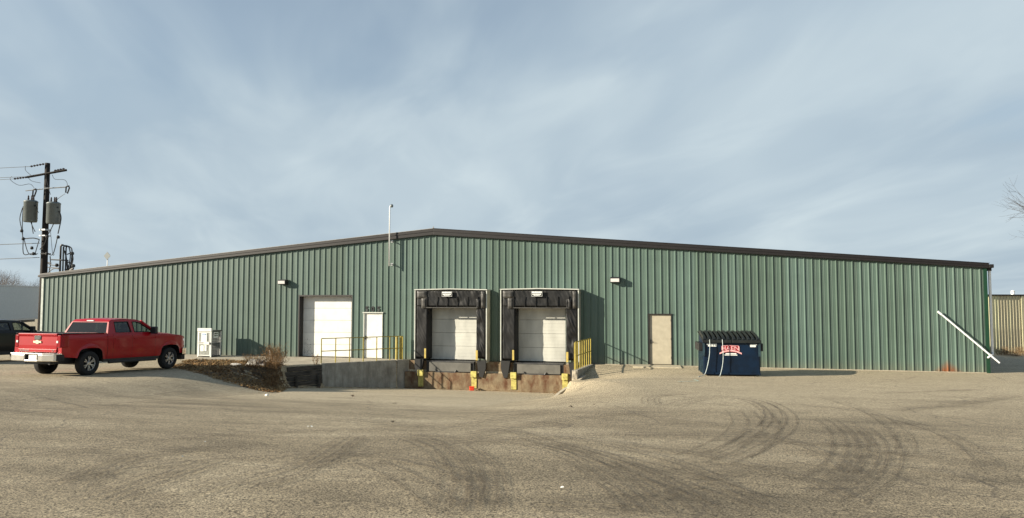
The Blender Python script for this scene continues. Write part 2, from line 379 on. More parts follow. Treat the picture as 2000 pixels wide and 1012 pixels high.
def cols(d):
    xl, wl, xr, wr = pw(d, XLp), pw(d, WLp), pw(d, XRp), pw(d, WRp)
    if d < 0: wl = wr = .1
    L = [-900, -300, -120, -80, -60, -45, -36, -30, -27, -25, -23, -21, -19, -17, -15, -13.5, -12, -10.5, -9.5, -8.8]
    s_ = xl - wl; L += [lerp(-8.8, s_, (i + 1) / 10) for i in range(10)] + [lerp(s_, xl, (i + 1) / 10) for i in range(10)]
    L += [lerp(xl, xr, (i + 1) / 16) for i in range(16)] + [lerp(xr, xr + wr, (i + 1) / 10) for i in range(10)]
    L += [lerp(xr + wr, 13, (i + 1) / 12) for i in range(12)] + [14, 15, 16, 17, 18, 19, 20, 21, 22, 23, 24, 25, 26, 28, 30, 33, 37, 42, 50, 60, 80, 120, 300, 900]
    return L
rows = [[(x, -d, T(x, -d)) for x in cols(d)] for d in ds]
IL, IR = 39, 55
asp = MB(); rmp = MB()
for i in range(len(ds) - 1):
    for j in range(len(rows[0]) - 1):
        dm = .5 * (ds[i] + ds[i + 1]); inr = IL <= j < IR and .4 < dm < 14.6
        (rmp if inr else asp).quad(rows[i][j], rows[i][j + 1], rows[i + 1][j + 1], rows[i + 1][j])
def weld(mb):
    key = {}; nv = []; mp = []
    for v in mb.v:
        k = (round(v[0], 4), round(v[1], 4), round(v[2], 4))
        if k not in key: key[k] = len(nv); nv.append(v)
        mp.append(key[k])
    mb.v = nv; mb.f = [tuple(mp[i] for i in f) for f in mb.f]; return mb
weld(asp).build('ground', 'asphalt', smooth=True, kind='structure')
weld(rmp).build('dock_ramp', 'ramp_concrete', smooth=True, kind='structure')

GC = {}; LIFT = [0.]
def ribbon(name, pts, width, mat, lift=.011, n=40, off=0, cutv=0):
    key = tuple(pts)
    if key not in GC: GC[key] = [ground_at(*p) for p in pts]
    P = GC[key]
    # smooth resample
    Q = []
    for i in range(n + 1):
        u = i / n * (len(P) - 1); k = min(int(u), len(P) - 2); f = u - k
        p0, p1, p2, p3 = P[max(k - 1, 0)], P[k], P[k + 1], P[min(k + 2, len(P) - 1)]
        Q.append(.5 * ((2 * p1) + (p2 - p0) * f + (2 * p0 - 5 * p1 + 4 * p2 - p3) * f * f + (3 * p1 - p0 - 3 * p2 + p3) * f ** 3))
    mb = MB(); mb.uv = []; rr = []; LIFT[0] += .0002; lift = lift - .003 + LIFT[0]
    for i, p in enumerate(Q):
        d = Q[min(i + 1, n)] - Q[max(i - 1, 0)]; s_ = Vector((-d.y, d.x, 0)).normalized() * width / 2
        row = []
        for k in (-1, 0, 1):
            q = p + s_ * (k + 2 * off / width); row.append((q.x, q.y, T(q.x, q.y) + lift)); mb.uv.append((.5 + .5 * k, i / n))
        rr.append(row)
    mb.grid(rr); return mb.build(name, mat, fix=False, kind='structure')
tracks = [([(1290, 800), (1340, 783), (1410, 776), (1475, 783), (1515, 803), (1521, 826), (1495, 850), (1440, 880), (1385, 898)], .42),
          ([(1275, 792), (1272, 778), (1300, 772), (1345, 770)], .25), ([(1445, 778), (1490, 790), (1508, 812), (1490, 838)], .2),
          ([(1455, 800), (1476, 825), (1465, 850), (1420, 880), (1350, 905)], .55),
          ([(1610, 777), (1690, 802), (1748, 838), (1770, 868), (1762, 893)], .16),
          ([(1620, 818), (1655, 845), (1668, 880), (1650, 915), (1600, 950)], .38), ([(1680, 832), (1712, 865), (1712, 900), (1680, 940), (1600, 990)], .42),
          ([(980, 838), (1100, 868), (1250, 905), (1400, 945), (1560, 1000)], .16), ([(1010, 850), (1120, 880), (1260, 925), (1400, 975), (1500, 1011)], .2),
          ([(1000, 860), (1100, 885), (1180, 930), (1250, 985), (1275, 1011)], .3), ([(1060, 866), (1180, 895), (1300, 950), (1380, 1011)], .28),
          ([(790, 852), (850, 875), (888, 915), (895, 955), (885, 1005)], .3), ([(890, 865), (940, 905), (955, 950), (945, 1000)], .25), ([(780, 850), (900, 855), (1000, 838), (1120, 822)], .35),
          ([(700, 900), (780, 930), (850, 980), (880, 1011)], .2), ([(1730, 803), (1850, 793), (1995, 772)], .3), ([(1735, 890), (1850, 885), (1998, 877)], .28), ([(1700, 770), (1830, 765), (1920, 762)], .25),
          ([(120, 960), (240, 900), (360, 880), (480, 872)], .25), ([(180, 985), (300, 940), (420, 900)], .3), ([(1530, 865), (1620, 872), (1700, 862)], .3), ([(620, 815), (780, 830), (930, 828), (1080, 800)], .5),
          ([(1000, 830), (1150, 815), (1290, 805)], .3), ([(1040, 990), (1150, 1000), (1250, 1011)], .5), ([(450, 960), (560, 930), (640, 890), (700, 850)], .28),
          ([(2, 905), (300, 862), (640, 842), (980, 846), (1300, 880), (1560, 935), (1720, 1008)], .14), ([(250, 1008), (520, 925), (850, 872), (1200, 852), (1560, 862), (1990, 925)], .16),
          ([(700, 830), (1000, 845), (1300, 900), (1520, 1008)], .12), ([(1150, 800), (1400, 790), (1640, 800), (1840, 850), (1960, 940)], .14), ([(2, 960), (350, 905), (700, 890), (900, 930), (960, 1008)], .16), ([(1180, 1008), (1400, 930), (1600, 905), (1850, 925), (1996, 970)], .14), ([(820, 810), (1050, 806), (1330, 822), (1560, 870), (1700, 950)], .12)]
rt_ = random.Random(12)
for p, wd in tracks:
    nst = 2 if wd < .22 else 4
    for k in range(nst): ribbon('tyre_mark', p, rt_.uniform(.06, .12), 'tyre_mark', off=(k / (nst - 1) - .5) * wd * 1.5 + rt_.uniform(-.03, .03), cutv=rt_.uniform(0, .18))
    ribbon('tyre_mark', p, wd * 1.6, 'tyre_haze', .008)
for p, wd in [([(0, 816), (90, 806), (200, 796), (330, 782), (450, 775), (520, 770)], .13), ([(0, 790), (60, 783), (150, 776), (260, 778), (340, 768)], .10), ([(80, 778), (130, 790), (170, 800)], .09), ([(690, 777), (745, 776)], .12), ([(190, 746), (260, 757), (330, 752), (420, 760)], .08), ([(300, 772), (380, 766), (450, 769)], .09)]:
    ribbon('crack', p, wd, 'crack', .014)

# ------------------------------------------------------------------ warehouse
HW, EAVE, RIDGE = 22.86, 4.22, 6.14
def roofz(x): return lerp(RIDGE, EAVE, abs(x) / HW)
wh = empty('warehouse', (0, 0, 0), label='long low green ribbed metal warehouse with dark brown roof trim and two loading docks', category='warehouse')
DOOR_OH = (-7.08, -4.15, .05, 3.07); DOOR_W = (-3.56, -2.57, .05, 2.20); DOOR_T = (9.92, 10.90, .05, 2.20)
D1, D2 = (-.20, 2.15, .05, 2.62), (3.98, 6.28, .05, 2.62)
OPEN = [DOOR_OH, DOOR_W, DOOR_T, D1, D2]
P = .3048
PROF = [(0, 0), (.074, 0), (.104, .040), (.128, .040), (.152, 0), (.19, 0), (.197, .006), (.211, .006), (.218, 0), (.255, 0), (.262, .006), (.276, .006), (.283, 0), (.3048, 0)]   # (x, proud)
def panel_cols(x0, n):
    L = []
    for r in range(n):
        for x, y in PROF[:-1]: L.append((x0 + r * P + x, y))
    L.append((x0 + n * P, 0)); return L
def cut_panel(x0, n, openings, topf, z0=.03):
    pts = panel_cols(x0, n); xs = [p[0] for p in pts]
    for a, b_, c, d in openings:
        for e in (a, b_):
            if xs[0] < e < xs[-1]:
                for (xa, ya), (xb, yb) in zip(pts, pts[1:]):
                    if xa < e < xb: pts.append((e, lerp(ya, yb, (e - xa) / (xb - xa)))); break
                pts.sort()
    mb = MB()
    for (xa, ya), (xb, yb) in zip(pts, pts[1:]):
        xm = .5 * (xa + xb); spans = [(z0, None)]
        for a, b_, c, d in openings:
            if a < xm < b_: spans = ([(z0, c)] if c > z0 + .05 else []) + [(d, None)]
        for s0, s1 in spans:
            mb.quad((xa, -ya, s0), (xb, -yb, s0), (xb, -yb, s1 or topf(xb)), (xa, -ya, s1 or topf(xa)))
    return mb
for i in range(50):
    cut_panel(-HW + i * 3 * P, 3, OPEN, lambda x: roofz(x) - .06).build('wall_panel', 'wall_green', wh, fix=False)
# foundation, side and rear walls, roof
MB().box(-HW + .02, HW - .02, .06, .5, -1.4, .02).build('foundation', 'concrete_wall', wh)
LEN = 60
for sx in (-1, 1):
    mb = MB(); n = 200
    pts = [(i * P + x, y) for i in range(60) for x, y in ((0, 0), (.232, 0), (.252, .034), (.284, .034))]
    for (ya, pa), (yb, pb) in zip(pts, pts[1:]): mb.quad((sx * (HW + pa), .05 + ya, -.5), (sx * (HW + pb), .05 + yb, -.5), (sx * (HW + pb), .05 + yb, EAVE - .05), (sx * (HW + pa), .05 + ya, EAVE - .05))
    mb.box(sx * HW - .01, sx * HW + .01, .05 + pts[-1][0], LEN, -.5, EAVE - .05)
    mb.build('side_wall', 'wall_green', wh)
MB().prism([(-HW, -.5), (HW, -.5), (HW, EAVE - .05), (0, RIDGE - .05), (-HW, EAVE - .05)], LEN, LEN + .1).build('rear_wall', 'wall_green', wh)
for sx in (-1, 1):
    MB().prism([(0, RIDGE - .03), (sx * (HW + .12), EAVE - .04), (sx * (HW + .12), EAVE + .0), (0, RIDGE + .01)], -.02, LEN + .2).build('roof_slope', 'roof', wh)
    # gable trim: deep brown band with a thin cap, its sunlit left half painted pale, and a box end
    g = MB().prism([(0, RIDGE - .27), (sx * (HW + .10), EAVE - .17), (sx * (HW + .10), EAVE + .015), (0, RIDGE + .03)], -.14, -.055).build('gable_trim', 'fascia', wh, bevel=.012)
    MB().prism([(0, RIDGE - .10), (sx * (HW + .101), EAVE - .08), (sx * (HW + .101), EAVE - .05), (0, RIDGE - .06)], -.16, -.14).build('trim_step', 'fascia', g)
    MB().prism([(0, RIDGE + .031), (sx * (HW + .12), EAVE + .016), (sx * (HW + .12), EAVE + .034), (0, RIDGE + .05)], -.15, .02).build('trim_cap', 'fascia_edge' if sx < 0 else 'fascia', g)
MB().box(HW + .10, HW + .26, -.16, LEN, EAVE - .16, EAVE - .02).build('gutter', 'fascia', wh, bevel=.02)
MB().box(-HW - .26, -HW - .12, -.12, LEN, EAVE - .14, EAVE - .02).build('gutter', 'fascia', wh, bevel=.02)
MB().box(-.02, .02, -.1, -.06, RIDGE + .05, RIDGE + .13).build('ridge_tip', 'fascia_edge', wh)
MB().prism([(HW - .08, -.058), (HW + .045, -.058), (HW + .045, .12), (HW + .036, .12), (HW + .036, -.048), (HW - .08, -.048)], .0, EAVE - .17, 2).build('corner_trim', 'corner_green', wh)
MB().prism([(-HW - .045, -.058), (-HW + .10, -.058), (-HW + .10, -.048), (-HW - .036, -.048), (-HW - .036, .12), (-HW - .045, .12)], .0, EAVE - .17, 2).build('corner_trim', 'corner_sunlit', wh)
# base flashing
MB().box(7.6, 9.9, -.05, .0, -.01, .028).build('base_flashing', 'concrete_pad', wh)
MB().box(10.95, HW - .05, -.05, .0, -.03, .028).build('base_flashing', 'concrete_pad', wh)

def frame_around(par, op, yout, yin, mat, wd=.06, name='door_frame'):
    a, b_, c, d = op
    MB().box(a - wd, a, yin, yout, c, d + wd).box(b_, b_ + wd, yin, yout, c, d + wd).box(a, b_, yin, yout, d, d + wd).build(name, mat, par, bevel=.004)
# overhead door: recessed sections
oh = empty('overhead_door'); oh.parent = wh
MB().box(-7.08, -7.02, -.03, .40, .05, 3.07).box(-4.20, -4.15, -.03, .40, .05, 3.07).box(-7.02, -4.20, -.03, .40, 3.0, 3.07).build('door_jamb', 'door_frame', oh)
for i in range(5):
    z0 = .06 + i * .59; MB().box(-7.02, -4.20, .33, .38, z0, z0 + .582).build('door_section', 'white_paint', oh, bevel=.012)
MB().box(-7.0, -4.22, .39, .42, .05, 3.05).build('door_backing', 'dark_steel', oh)
sp_m = MB(); rr = random.Random(5)
for i in range(150):
    x = -7.0 + abs(rr.gauss(0, .3)) + .03; z = .1 + abs(rr.gauss(0, .33)); s_ = rr.uniform(.008, .022)
    if x < -6.3: sp_m.box(x, x + s_, .324, .328, z, z + s_ * rr.uniform(.6, 1.6))
sp_m.build('mud_spatter', 'sign_black', oh, kind='stuff')
def man_door(op, mat, fmat, swing, lab):
    a, b_, c, d = op
    dr = empty('door'); dr.parent = wh
    if lab: dr['label'] = lab
    MB().box(a + .045, b_ - .03, .02, .065, c + .015, d - .02).build('door_leaf', mat, dr, bevel=.004)
    MB().box(a, a + .04, -.045, .10, c, d).box(b_ - .028, b_, -.045, .10, c, d).box(a + .04, b_ - .028, -.045, .10, d - .018, d).build('frame', fmat, dr)
    hx = a + .10 if swing > 0 else b_ - .10
    MB().box(hx - .03, hx + .03, -.0, .02, c + .88, c + 1.06).tube([(hx, .02, c + .97), (hx, -.05, c + .97), (hx + .13 * swing, -.05, c + .965)], .012).build('handle', 'dark_steel', dr)
    for z in (.25, 1.05, 1.85): MB().box(b_ - .045, b_ - .015, -.0, .02, c + z, c + z + .10).build('hinge', 'dark_steel', dr)
man_door(DOOR_W, 'white_paint', 'white_trim', 1, 'plain white entrance door under the number 505')
MB().box(-3.60, -2.53, -.075, -.0, 2.20, 2.245).build('drip_cap', 'white_trim', wh)
man_door(DOOR_T, 'tan_door', 'door_frame', 1, 'beige steel door with a dark frame')
MB().box(9.89, 10.93, -.06, -.0, 2.20, 2.23).build('drip_cap', 'door_frame', wh)
for ch, x in (('5', -3.392), ('0', -3.087), ('5', -2.782)):
    text_obj('digit', ch, .34, 'sign_black', wh, Matrix.Translation((x, -.022, 2.38)) @ FRONT , .012, .028)

# loading dock doors and seals
def wrinkle(x, z, sd, amp):
    v = noise.noise(Vector((x * 2.2 + z * 2.0, z * 1.1 - x * 1.3, sd))) * 1.0
    v += abs(noise.noise(Vector(((x + z * .55) * 7.5, (z - x) * 1.6, sd + 4)))) * .9
    return v * amp
def pad(x0, x1, z0, z1, y, sd, amp=.035, th=.10, nx=22, nz_=70):
    mb = MB(); rows_ = []
    for i in range(nz_ + 1):
        z = lerp(z0, z1, i / nz_); row = []
        for j in range(nx + 1):
            x = lerp(x0, x1, j / nx); e = min(j, nx - j, 2) / 2 * min(i, nz_ - i, 2) / 2
            row.append((x, y + th * (1 - e) - e * (.02 + wrinkle(x, z, sd, amp)), z))
        rows_.append(row)
    mb.grid(rows_); return mb
for di, (xl, xr, op) in enumerate(((-.70, 2.78, D1), (3.43, 6.97, D2))):
    a, b_, c, d = op
    dd = empty('dock_door'); dd.parent = wh
    for i in range(4):
        z0 = c + .02 + i * .62; MB().box(a + .02, b_ - .02, .10, .15, z0, z0 + .612).build('door_section', 'dock_door_white', dd, bevel=.010)
        for k in range(1, 4):
            MB().box(a + .03, b_ - .03, .094, .101, z0 + .155 * k - .008, z0 + .155 * k + .008).build('section_rib', 'dock_door_white', dd)
    MB().box(a, b_, .16, .20, c, d).build('door_backing', 'dark_steel', dd)
    sh = empty('dock_shelter'); sh.parent = wh; TOP = 3.30
    Y0 = -.56
    MB().box(xl, xl + .03, Y0, -.036, .0, TOP).build('side_panel', 'side_panel', sh)
    MB().box(xr - .03, xr, Y0, -.036, .0, TOP).build('side_panel', 'side_panel', sh)
    MB().box(xl + .03, xr - .03, Y0, -.036, TOP - .03, TOP).build('top_panel', 'side_panel', sh)
    MB().box(xl - .012, xl + .028, Y0 - .035, Y0 - .002, .12, TOP - .04).build('edge_trim', 'white_trim', sh)
    MB().box(xr - .035, xr + .010, Y0 - .035, Y0 - .002, .15, TOP - .06).build('edge_trim', 'white_trim', sh)
    mb = MB(); xm = .5 * (xl + xr)
    mb.prism([(xl - .02, TOP - .02), (xm, TOP + .01), (xr + .02, TOP - .035), (xr + .02, TOP + .005), (xm, TOP + .05), (xl - .02, TOP + .02)], Y0 - .07, -.04)
    mb.build('top_trim', 'white_trim', sh)
    # black pads
    pad(xl + .05, a + .14, .12, TOP - .05, Y0 + .02, di * 7 + 1, .022).build('side_pad', 'vinyl', sh, smooth=True)
    pad(b_ + .10, xr - .06, .18, TOP - .05, Y0 + .02, di * 7 + 2, .055).build('side_pad', 'vinyl', sh, smooth=True)
    MB().box(xl + .05, a + .12, Y0 + .10, .05, .12, TOP - .05).box(b_ + .12, xr - .06, Y0 + .10, .05, .18, TOP - .05).box(a - .1, b_ + .1, Y0 + .06, .05, 2.465, TOP - .05).build('pad_core', 'vinyl', sh)
    nseg = 5; hx0, hx1 = xl + .62, xr - .42
    pad(xl + .06, xr - .07, 2.50, TOP - .03, Y0 - .01, di * 7 + 3, .03, .06, 90, 26).build('head_curtain', 'vinyl', sh, smooth=True)
    for i in range(nseg + 1):
        x = lerp(hx0, hx1, i / nseg); MB().box(x - .010, x + .010, Y0 - .082, Y0 - .05, 2.47, 2.98).build('curtain_seam', 'vinyl', sh)
    MB().box(hx0 - .02, hx1 + .02, Y0 - .10, Y0 - .03, 2.455, 2.495).build('curtain_hem', 'vinyl_grey', sh)
    # corner flaps
    pad(xl + .12, hx0 - .02, 2.90, TOP - .06, Y0 - .10, di + 20, .02, .03, 10, 10).build('corner_flap', 'vinyl_grey', sh, smooth=True)
    pad(xl + .34, hx0 - .03, 2.44, 2.93, Y0 - .08, di + 22, .02, .03, 8, 10).build('corner_flap', 'vinyl_grey', sh, smooth=True)
    pad(hx1 - .05, xr - .30, 2.42, 2.86, Y0 - .09, di + 24, .02, .03, 8, 10).build('corner_flap', 'vinyl', sh, smooth=True)
    pad(xr - .26, xr - .07, 2.45, 3.2, Y0 - .11, di + 26, .035, .05, 8, 14).build('corner_flap', 'vinyl_grey', sh, smooth=True)
    # yellow guide strips
    MB().box(a + .0, a + .085, Y0 - .07, Y0 - .05, .16, .60).build('guide_strip', 'strip_yellow', sh)
    MB().box(b_ + .14, b_ + .235, Y0 - .11, Y0 - .085, .12, .56).build('guide_strip', 'strip_yellow', sh)
    # hanging rubber legs under the shelter
    for x0, sg in ((xl + .02, 1), (xr - .04, -1)):
        MB().prism([(x0, .12), (x0 + sg * .42, .10), (x0 + sg * .36, -.30), (x0 + sg * .30, -.62), (x0 + sg * .14, -.66), (x0, -.25)], Y0 - .04, Y0 + .10).build('hanging_flap', 'black_rubber', sh)
    # sign on the curtain
    sx = xm - .12 + .05 * di; sg = MB().box(sx - .25, sx + .25, Y0 - .155, Y0 - .13, 2.98, 3.22).build('sign_plate', 'sign_black', sh)
    mb = MB(); rr = random.Random(11)
    for zz, hh, x0, x1 in ((3.125, .075, -.22, .22), (3.05, .05, -.2, .2), (3.008, .022, -.14, .14)):
        x = x0
        while x < x1: wd = rr.uniform(.03, .065); mb.box(sx + x, sx + min(x + wd, x1), Y0 - .160, Y0 - .1545, zz, zz + hh); x += wd + .010
    mb.box(sx - .245, sx + .245, Y0 - .160, Y0 - .1545, 2.983, 2.993).box(sx - .245, sx - .238, Y0 - .160, Y0 - .1545, 2.993, 3.21).box(sx + .238, sx + .245, Y0 - .160, Y0 - .1545, 2.993, 3.21)
    mb.build('sign_print', 'sticker', sg)
    # dock leveler
    lv = empty('dock_leveler'); lv.parent = wh
    MB().box(a + .03, b_ - .03, -.42, .09, -.02, .03).build('deck_plate', 'dark_steel', lv)
    MB().box(a + .18, b_ - .16, -.46, -.43, -.44, -.03).build('lip_plate', 'leveler', lv, bevel=.008)
    MB().box(a + .03, b_ - .03, -.40, .05, -.52, -.03).build('pit_box', 'black_steel', lv)
    MB().tube([(a + .55, -.49, -.47), (a + 1.45, -.49, -.47)], .028).tube([(a + .55, -.49, -.47), (a + .5, -.49, -.36)], .03).tube([(a + 1.45, -.49, -.47), (a + 1.5, -.49, -.36)], .03).build('lip_bar', 'dark_steel', lv)

# dock wall, bumpers
dw = empty('dock_wall', label='rust stained concrete dock wall below the two loading doors', category='retaining wall')
def rough_box(x0, x1, y0, y1, z0, z1, nx, sd, amp=.012):
    mb = MB(); nz_ = 8; rows_ = []
    for i in range(nz_ + 1):
        z = lerp(z0, z1, i / nz_); rows_.append([(lerp(x0, x1, j / nx), y0 + amp * noise.noise(Vector((lerp(x0, x1, j / nx) * 2.5, z * 3, sd))), z + (amp * 2 * noise.noise(Vector((lerp(x0, x1, j / nx) * 4, 0, sd))) if i == nz_ else 0)) for j in range(nx + 1)])
    mb.grid(rows_); mb.grid([rows_[-1], [(p[0], y1, p[2]) for p in rows_[-1]]]); return mb
rough_box(-1.20, 7.40, -.53, .06, -1.5, -.48, 60, 3).build('wall_body', 'concrete_dock', dw, smooth=False)
for x0, x1 in ((-1.10, -.16), (2.16, 3.92), (6.28, 7.35)):
    MB().box(x0, x1, -.30 if x0 < 6 else -.50, .05, -.5, .02 if x0 < 6 else -.02).build('pier', 'concrete_dock', dw, bevel=.01)
for x in (-.52, 2.05, 3.90, 6.22):
    bp = MB().box(x, x + .27, -.66, -.53, -.66, -.38).build('dock_bumper', 'yellow_pale', dw, bevel=.02)
    MB().box(x + .01, x + .25, -.565, -.52, -1.14, -.66).build('yellow_stripe', 'yellow_pale', dw)

# left wing wall and timbers
def wallseg(p, q, th, z0, z1a, z1b, mb=None):   # th outward to the left of p->q
    d = (Vector(q) - Vector(p)).normalized(); nrm = Vector((-d.y, d.x)) * th
    P_ = [Vector(p), Vector(q), Vector(q) + nrm, Vector(p) + nrm]; mb = mb or MB()
    n = len(mb.v); mb.v += [(v.x, v.y, z0) for v in P_] + [(v.x, v.y, z) for v, z in zip(P_, (z1a, z1b, z1b, z1a))]
    mb.f += [tuple(n + i for i in f) for f in ((0, 3, 2, 1), (4, 5, 6, 7), (0, 1, 5, 4), (1, 2, 6, 5), (2, 3, 7, 6), (3, 0, 4, 7))]; return mb
WA, WB_, WC = (-1.08, -.30), (-3.78, -3.52), (-4.55, -4.95)
ww = empty('wing_wall', label='flared concrete retaining wall below the long yellow railing', category='retaining wall')
wallseg(WB_, tuple(Vector(WB_).lerp(Vector(WA), .845)), .26, -1.6, .07, .06).build('wall_body', 'concrete_wall', ww, bevel=.012)
wallseg(tuple(Vector(WB_).lerp(Vector(WA), .86)), WA, .26, -1.6, .06, .06).build('wall_body', 'concrete_wall', ww, bevel=.012)
tw = empty('timber_wall', label='stack of dark weathered timber ties at the end of the concrete wing wall', category='retaining wall')
rr = random.Random(3); d_ = (Vector(WC) - Vector(WB_)).normalized()
for i in range(5):
    o0 = rr.uniform(-.05, .0); o1 = rr.uniform(-.12, .14); yo = Vector((d_.y, -d_.x)) * rr.uniform(-.03, .035)
    p = Vector(WC) + d_ * o1 + yo; q = Vector(WB_) - d_ * .03 + yo
    wallseg(tuple(p), tuple(q), .22, -1.0 + i * .205, -1.0 + i * .205 + .19, -1.0 + i * .205 + .196).build('timber_tie', 'timber', tw, bevel=.018)
for f in (.12, .78):
    p = Vector(WB_).lerp(Vector(WC), f) + Vector((.08, -.06)); MB().box(p.x - .05, p.x + .05, p.y - .04, p.y + .04, -1.2, -.35).build('stake', 'timber', tw)
# right wing wall with crumbled end and kerb
rw = empty('wing_wall', label='short concrete wing wall with a crumbling end below the picket railing', category='retaining wall')
mb = MB(); rows_ = []
for i in range(13):
    z = lerp(-1.4, .06, i / 12); rows_.append([])
    for j in range(17):
        u = j / 16; x = lerp(7.22, 7.42, u); c = .05 * noise.noise(Vector((x * 9, z * 6, 2))) * (1 if True else 0)
        rows_[-1].append((x + .02 * noise.noise(Vector((z * 5, u * 3, 8))), -3.62 + c + .10 * max(0, z + .1), z))
mb.grid(rows_)
mb.build('broken_end', 'concrete_pad', rw)
wallseg((7.34 + .0, -.32), (7.22, -3.60), .22, -1.6, .03, .06).build('wall_body', 'concrete_wall', rw, bevel=.012)
kb = [(7.62, -3.15), (7.52, -3.6), (7.36, -4.1), (7.15, -4.6), (6.98, -5.1), (6.85, -5.5)]
mb = MB(); rows_ = []
for i, (x, y) in enumerate(kb):
    z = lerp(-.17, -.80, i / 5) + .02 * math.sin(i * 2.3); d = Vector((kb[min(i + 1, 5)][0] - kb[max(i - 1, 0)][0], kb[min(i + 1, 5)][1] - kb[max(i - 1, 0)][1])).normalized(); s_ = Vector((-d.y, d.x)) * .09
    rows_.append([(x - s_.x, y - s_.y, z - .6), (x - s_.x, y - s_.y, z), (x + s_.x, y + s_.y, z + .03), (x + s_.x, y + s_.y, z - .6)])
mb.grid(rows_); mb.f.append((0, 1, 2, 3)); mb.f.append(tuple(range(len(mb.v) - 4, len(mb.v))))
mb.build('kerb', 'concrete_pad', None, bevel=.015, kind='structure')

# concrete apron along the wall
pad_poly = [(-22.8, -.05), (-1.10, -.05), (-1.34, -.30), (-3.97, -3.38), (-4.72, -4.72), (-5.3, -4.3), (-6.2, -3.3), (-8.2, -2.75), (-11, -2.6), (-14, -2.75), (-18, -2.7), (-22.8, -2.8)]
MB().prism(pad_poly, -.5, .045, 2).build('apron', 'concrete_pad', None, kind='structure')
MB().prism([(9.45, -.06), (11.25, -.06), (11.35, -1.15), (9.35, -1.15)], -.2, .05, 2).build('door_stoop', 'stoop', None, bevel=.015, label='low concrete stoop in front of the beige door', category='stoop')

# railings
def railing(root, p, q, zb, n, ht, mids, rp=.024, skip=()):
    p = Vector(p); q = Vector(q)
    for i in range(n):
        if i in skip: continue
        v = p.lerp(q, i / (n - 1)); MB().tube([(v.x, v.y, zb - .02), (v.x, v.y, zb + ht)], rp, 8).build('post', 'yellow', root)
    for k, m_ in enumerate([ht] + mids):
        MB().tube([(p.x, p.y, zb + m_), (q.x, q.y, zb + m_)], rp * .85, 8).build('rail', 'yellow', root)
r1 = empty('railing', label='long yellow pipe railing above the flared concrete wall', category='railing')
railing(r1, (-3.90, -3.38), (-1.36, -.42), .06, 7, 1.08, [.53])
r2 = empty('railing', label='short yellow railing with close upright pickets beside the right dock', category='railing')
railing(r2, (7.33, -3.45), (7.45, -.35), .05, 8, 1.10, [.55], .025)
MB().box(7.20, 7.30, -3.05, -2.98, .0, 1.10).build('corner_post', 'yellow', r2)
for x, y, l in ((-1.62, -.50, 'beside the railing end'), (-1.48, -.33, 'against the wall by the dock')):
    MB().lathe([(0, 1.14), (.055, 1.13), (.065, 1.10), (.065, .03)], 14, Matrix.Translation((x, y, 0))).build('bollard', 'yellow', None, smooth=True, label='thick yellow steel post standing ' + l, category='post')

# wall lights
def wall_light(x, z, lab):
    r = empty('wall_light', (x, 0, z), label=lab, category='wall light', group='wall pack lights')
    MB().box(-.20, .20, -.07, -.046, -.13, .13).build('back_plate', 'black_steel', r)
    MB().prism([(-.07, .125), (-.30, .11), (-.33, .07), (-.32, -.10), (-.24, -.125), (-.07, -.13)], -.21, .21, 0).build('housing', 'black_steel', r, bevel=.008)
    MB().prism([(-.326, .055), (-.336, .05), (-.330, -.09), (-.318, -.09)], -.185, .185, 0).build('lens', 'lens', r)
wall_light(-7.87, 3.71, 'boxy wall light above the left edge of the big white door'); wall_light(8.52, 3.70, 'boxy wall light high between the right dock and the beige door')

# mast
ms = empty('mast', (-2.12, -.32, 0), label='slim white mast bolted to the wall and rising above the roof', category='mast')
MB().tube([(0, 0, 4.42), (0, 0, 7.20), (.02, 0, 7.27), (.06, 0, 7.31)], .027, 10).build('tube', 'white_pipe', ms, smooth=True)
MB().lathe([(0, -.09), (.05, -.08), (.075, -.02), (.06, .05), (0, .08)], 12, Matrix.Translation((.10, 0, 7.29))).build('head', 'tin', ms, smooth=True)
for z in (4.52, 5.62):
    MB().box(-.06, .06, .285, .30, z - .06, z + .06).tube([(0, 0, z), (0, .29, z)], .018).tube([(0, 0, z), (.14, .29, z)], .012).build('bracket', 'galv', ms)

# downspout and fallen extension pipe
dsn = empty('downspout', (HW, 0, 0), label='thin white downspout on the right corner of the warehouse', category='downspout')
MB().box(.15, .23, .10, .18, .75, 3.98).build('pipe', 'white_pipe', dsn)
MB().tube([(.19, .14, .80), (.18, .06, .72), (.06, -.06, .68), (-.06, -.16, .60)], .035, 8).build('elbow', 'white_pipe', dsn, smooth=True)
MB().box(.12, .25, .08, .20, 3.95, 4.08).build('outlet', 'fascia', dsn)
MB().tube([(21.16, -.16, 2.34), (23.16, -.24, .42)], .032, 10).tube([(21.12, -.158, 2.37), (21.25, -.163, 2.25)], .042, 10).build('drain_pipe', 'white_pipe', None, smooth=False, label='long white drain pipe slanting across the corner of the green wall', category='pipe')

# diamond plate on the roof edge
dr = empty('roof_sign', (-18.95, .35, roofz(18.95)), label='small grey diamond shaped plate on a post above the left roof', category='sign')
MB().box(-.02, .02, -.02, .02, -.02, .55).build('post', 'galv', dr)
MB().prism([(0, .44), (.22, .66), (0, .88), (-.22, .66)], -.035, -.022).build('plate', 'tin', dr)

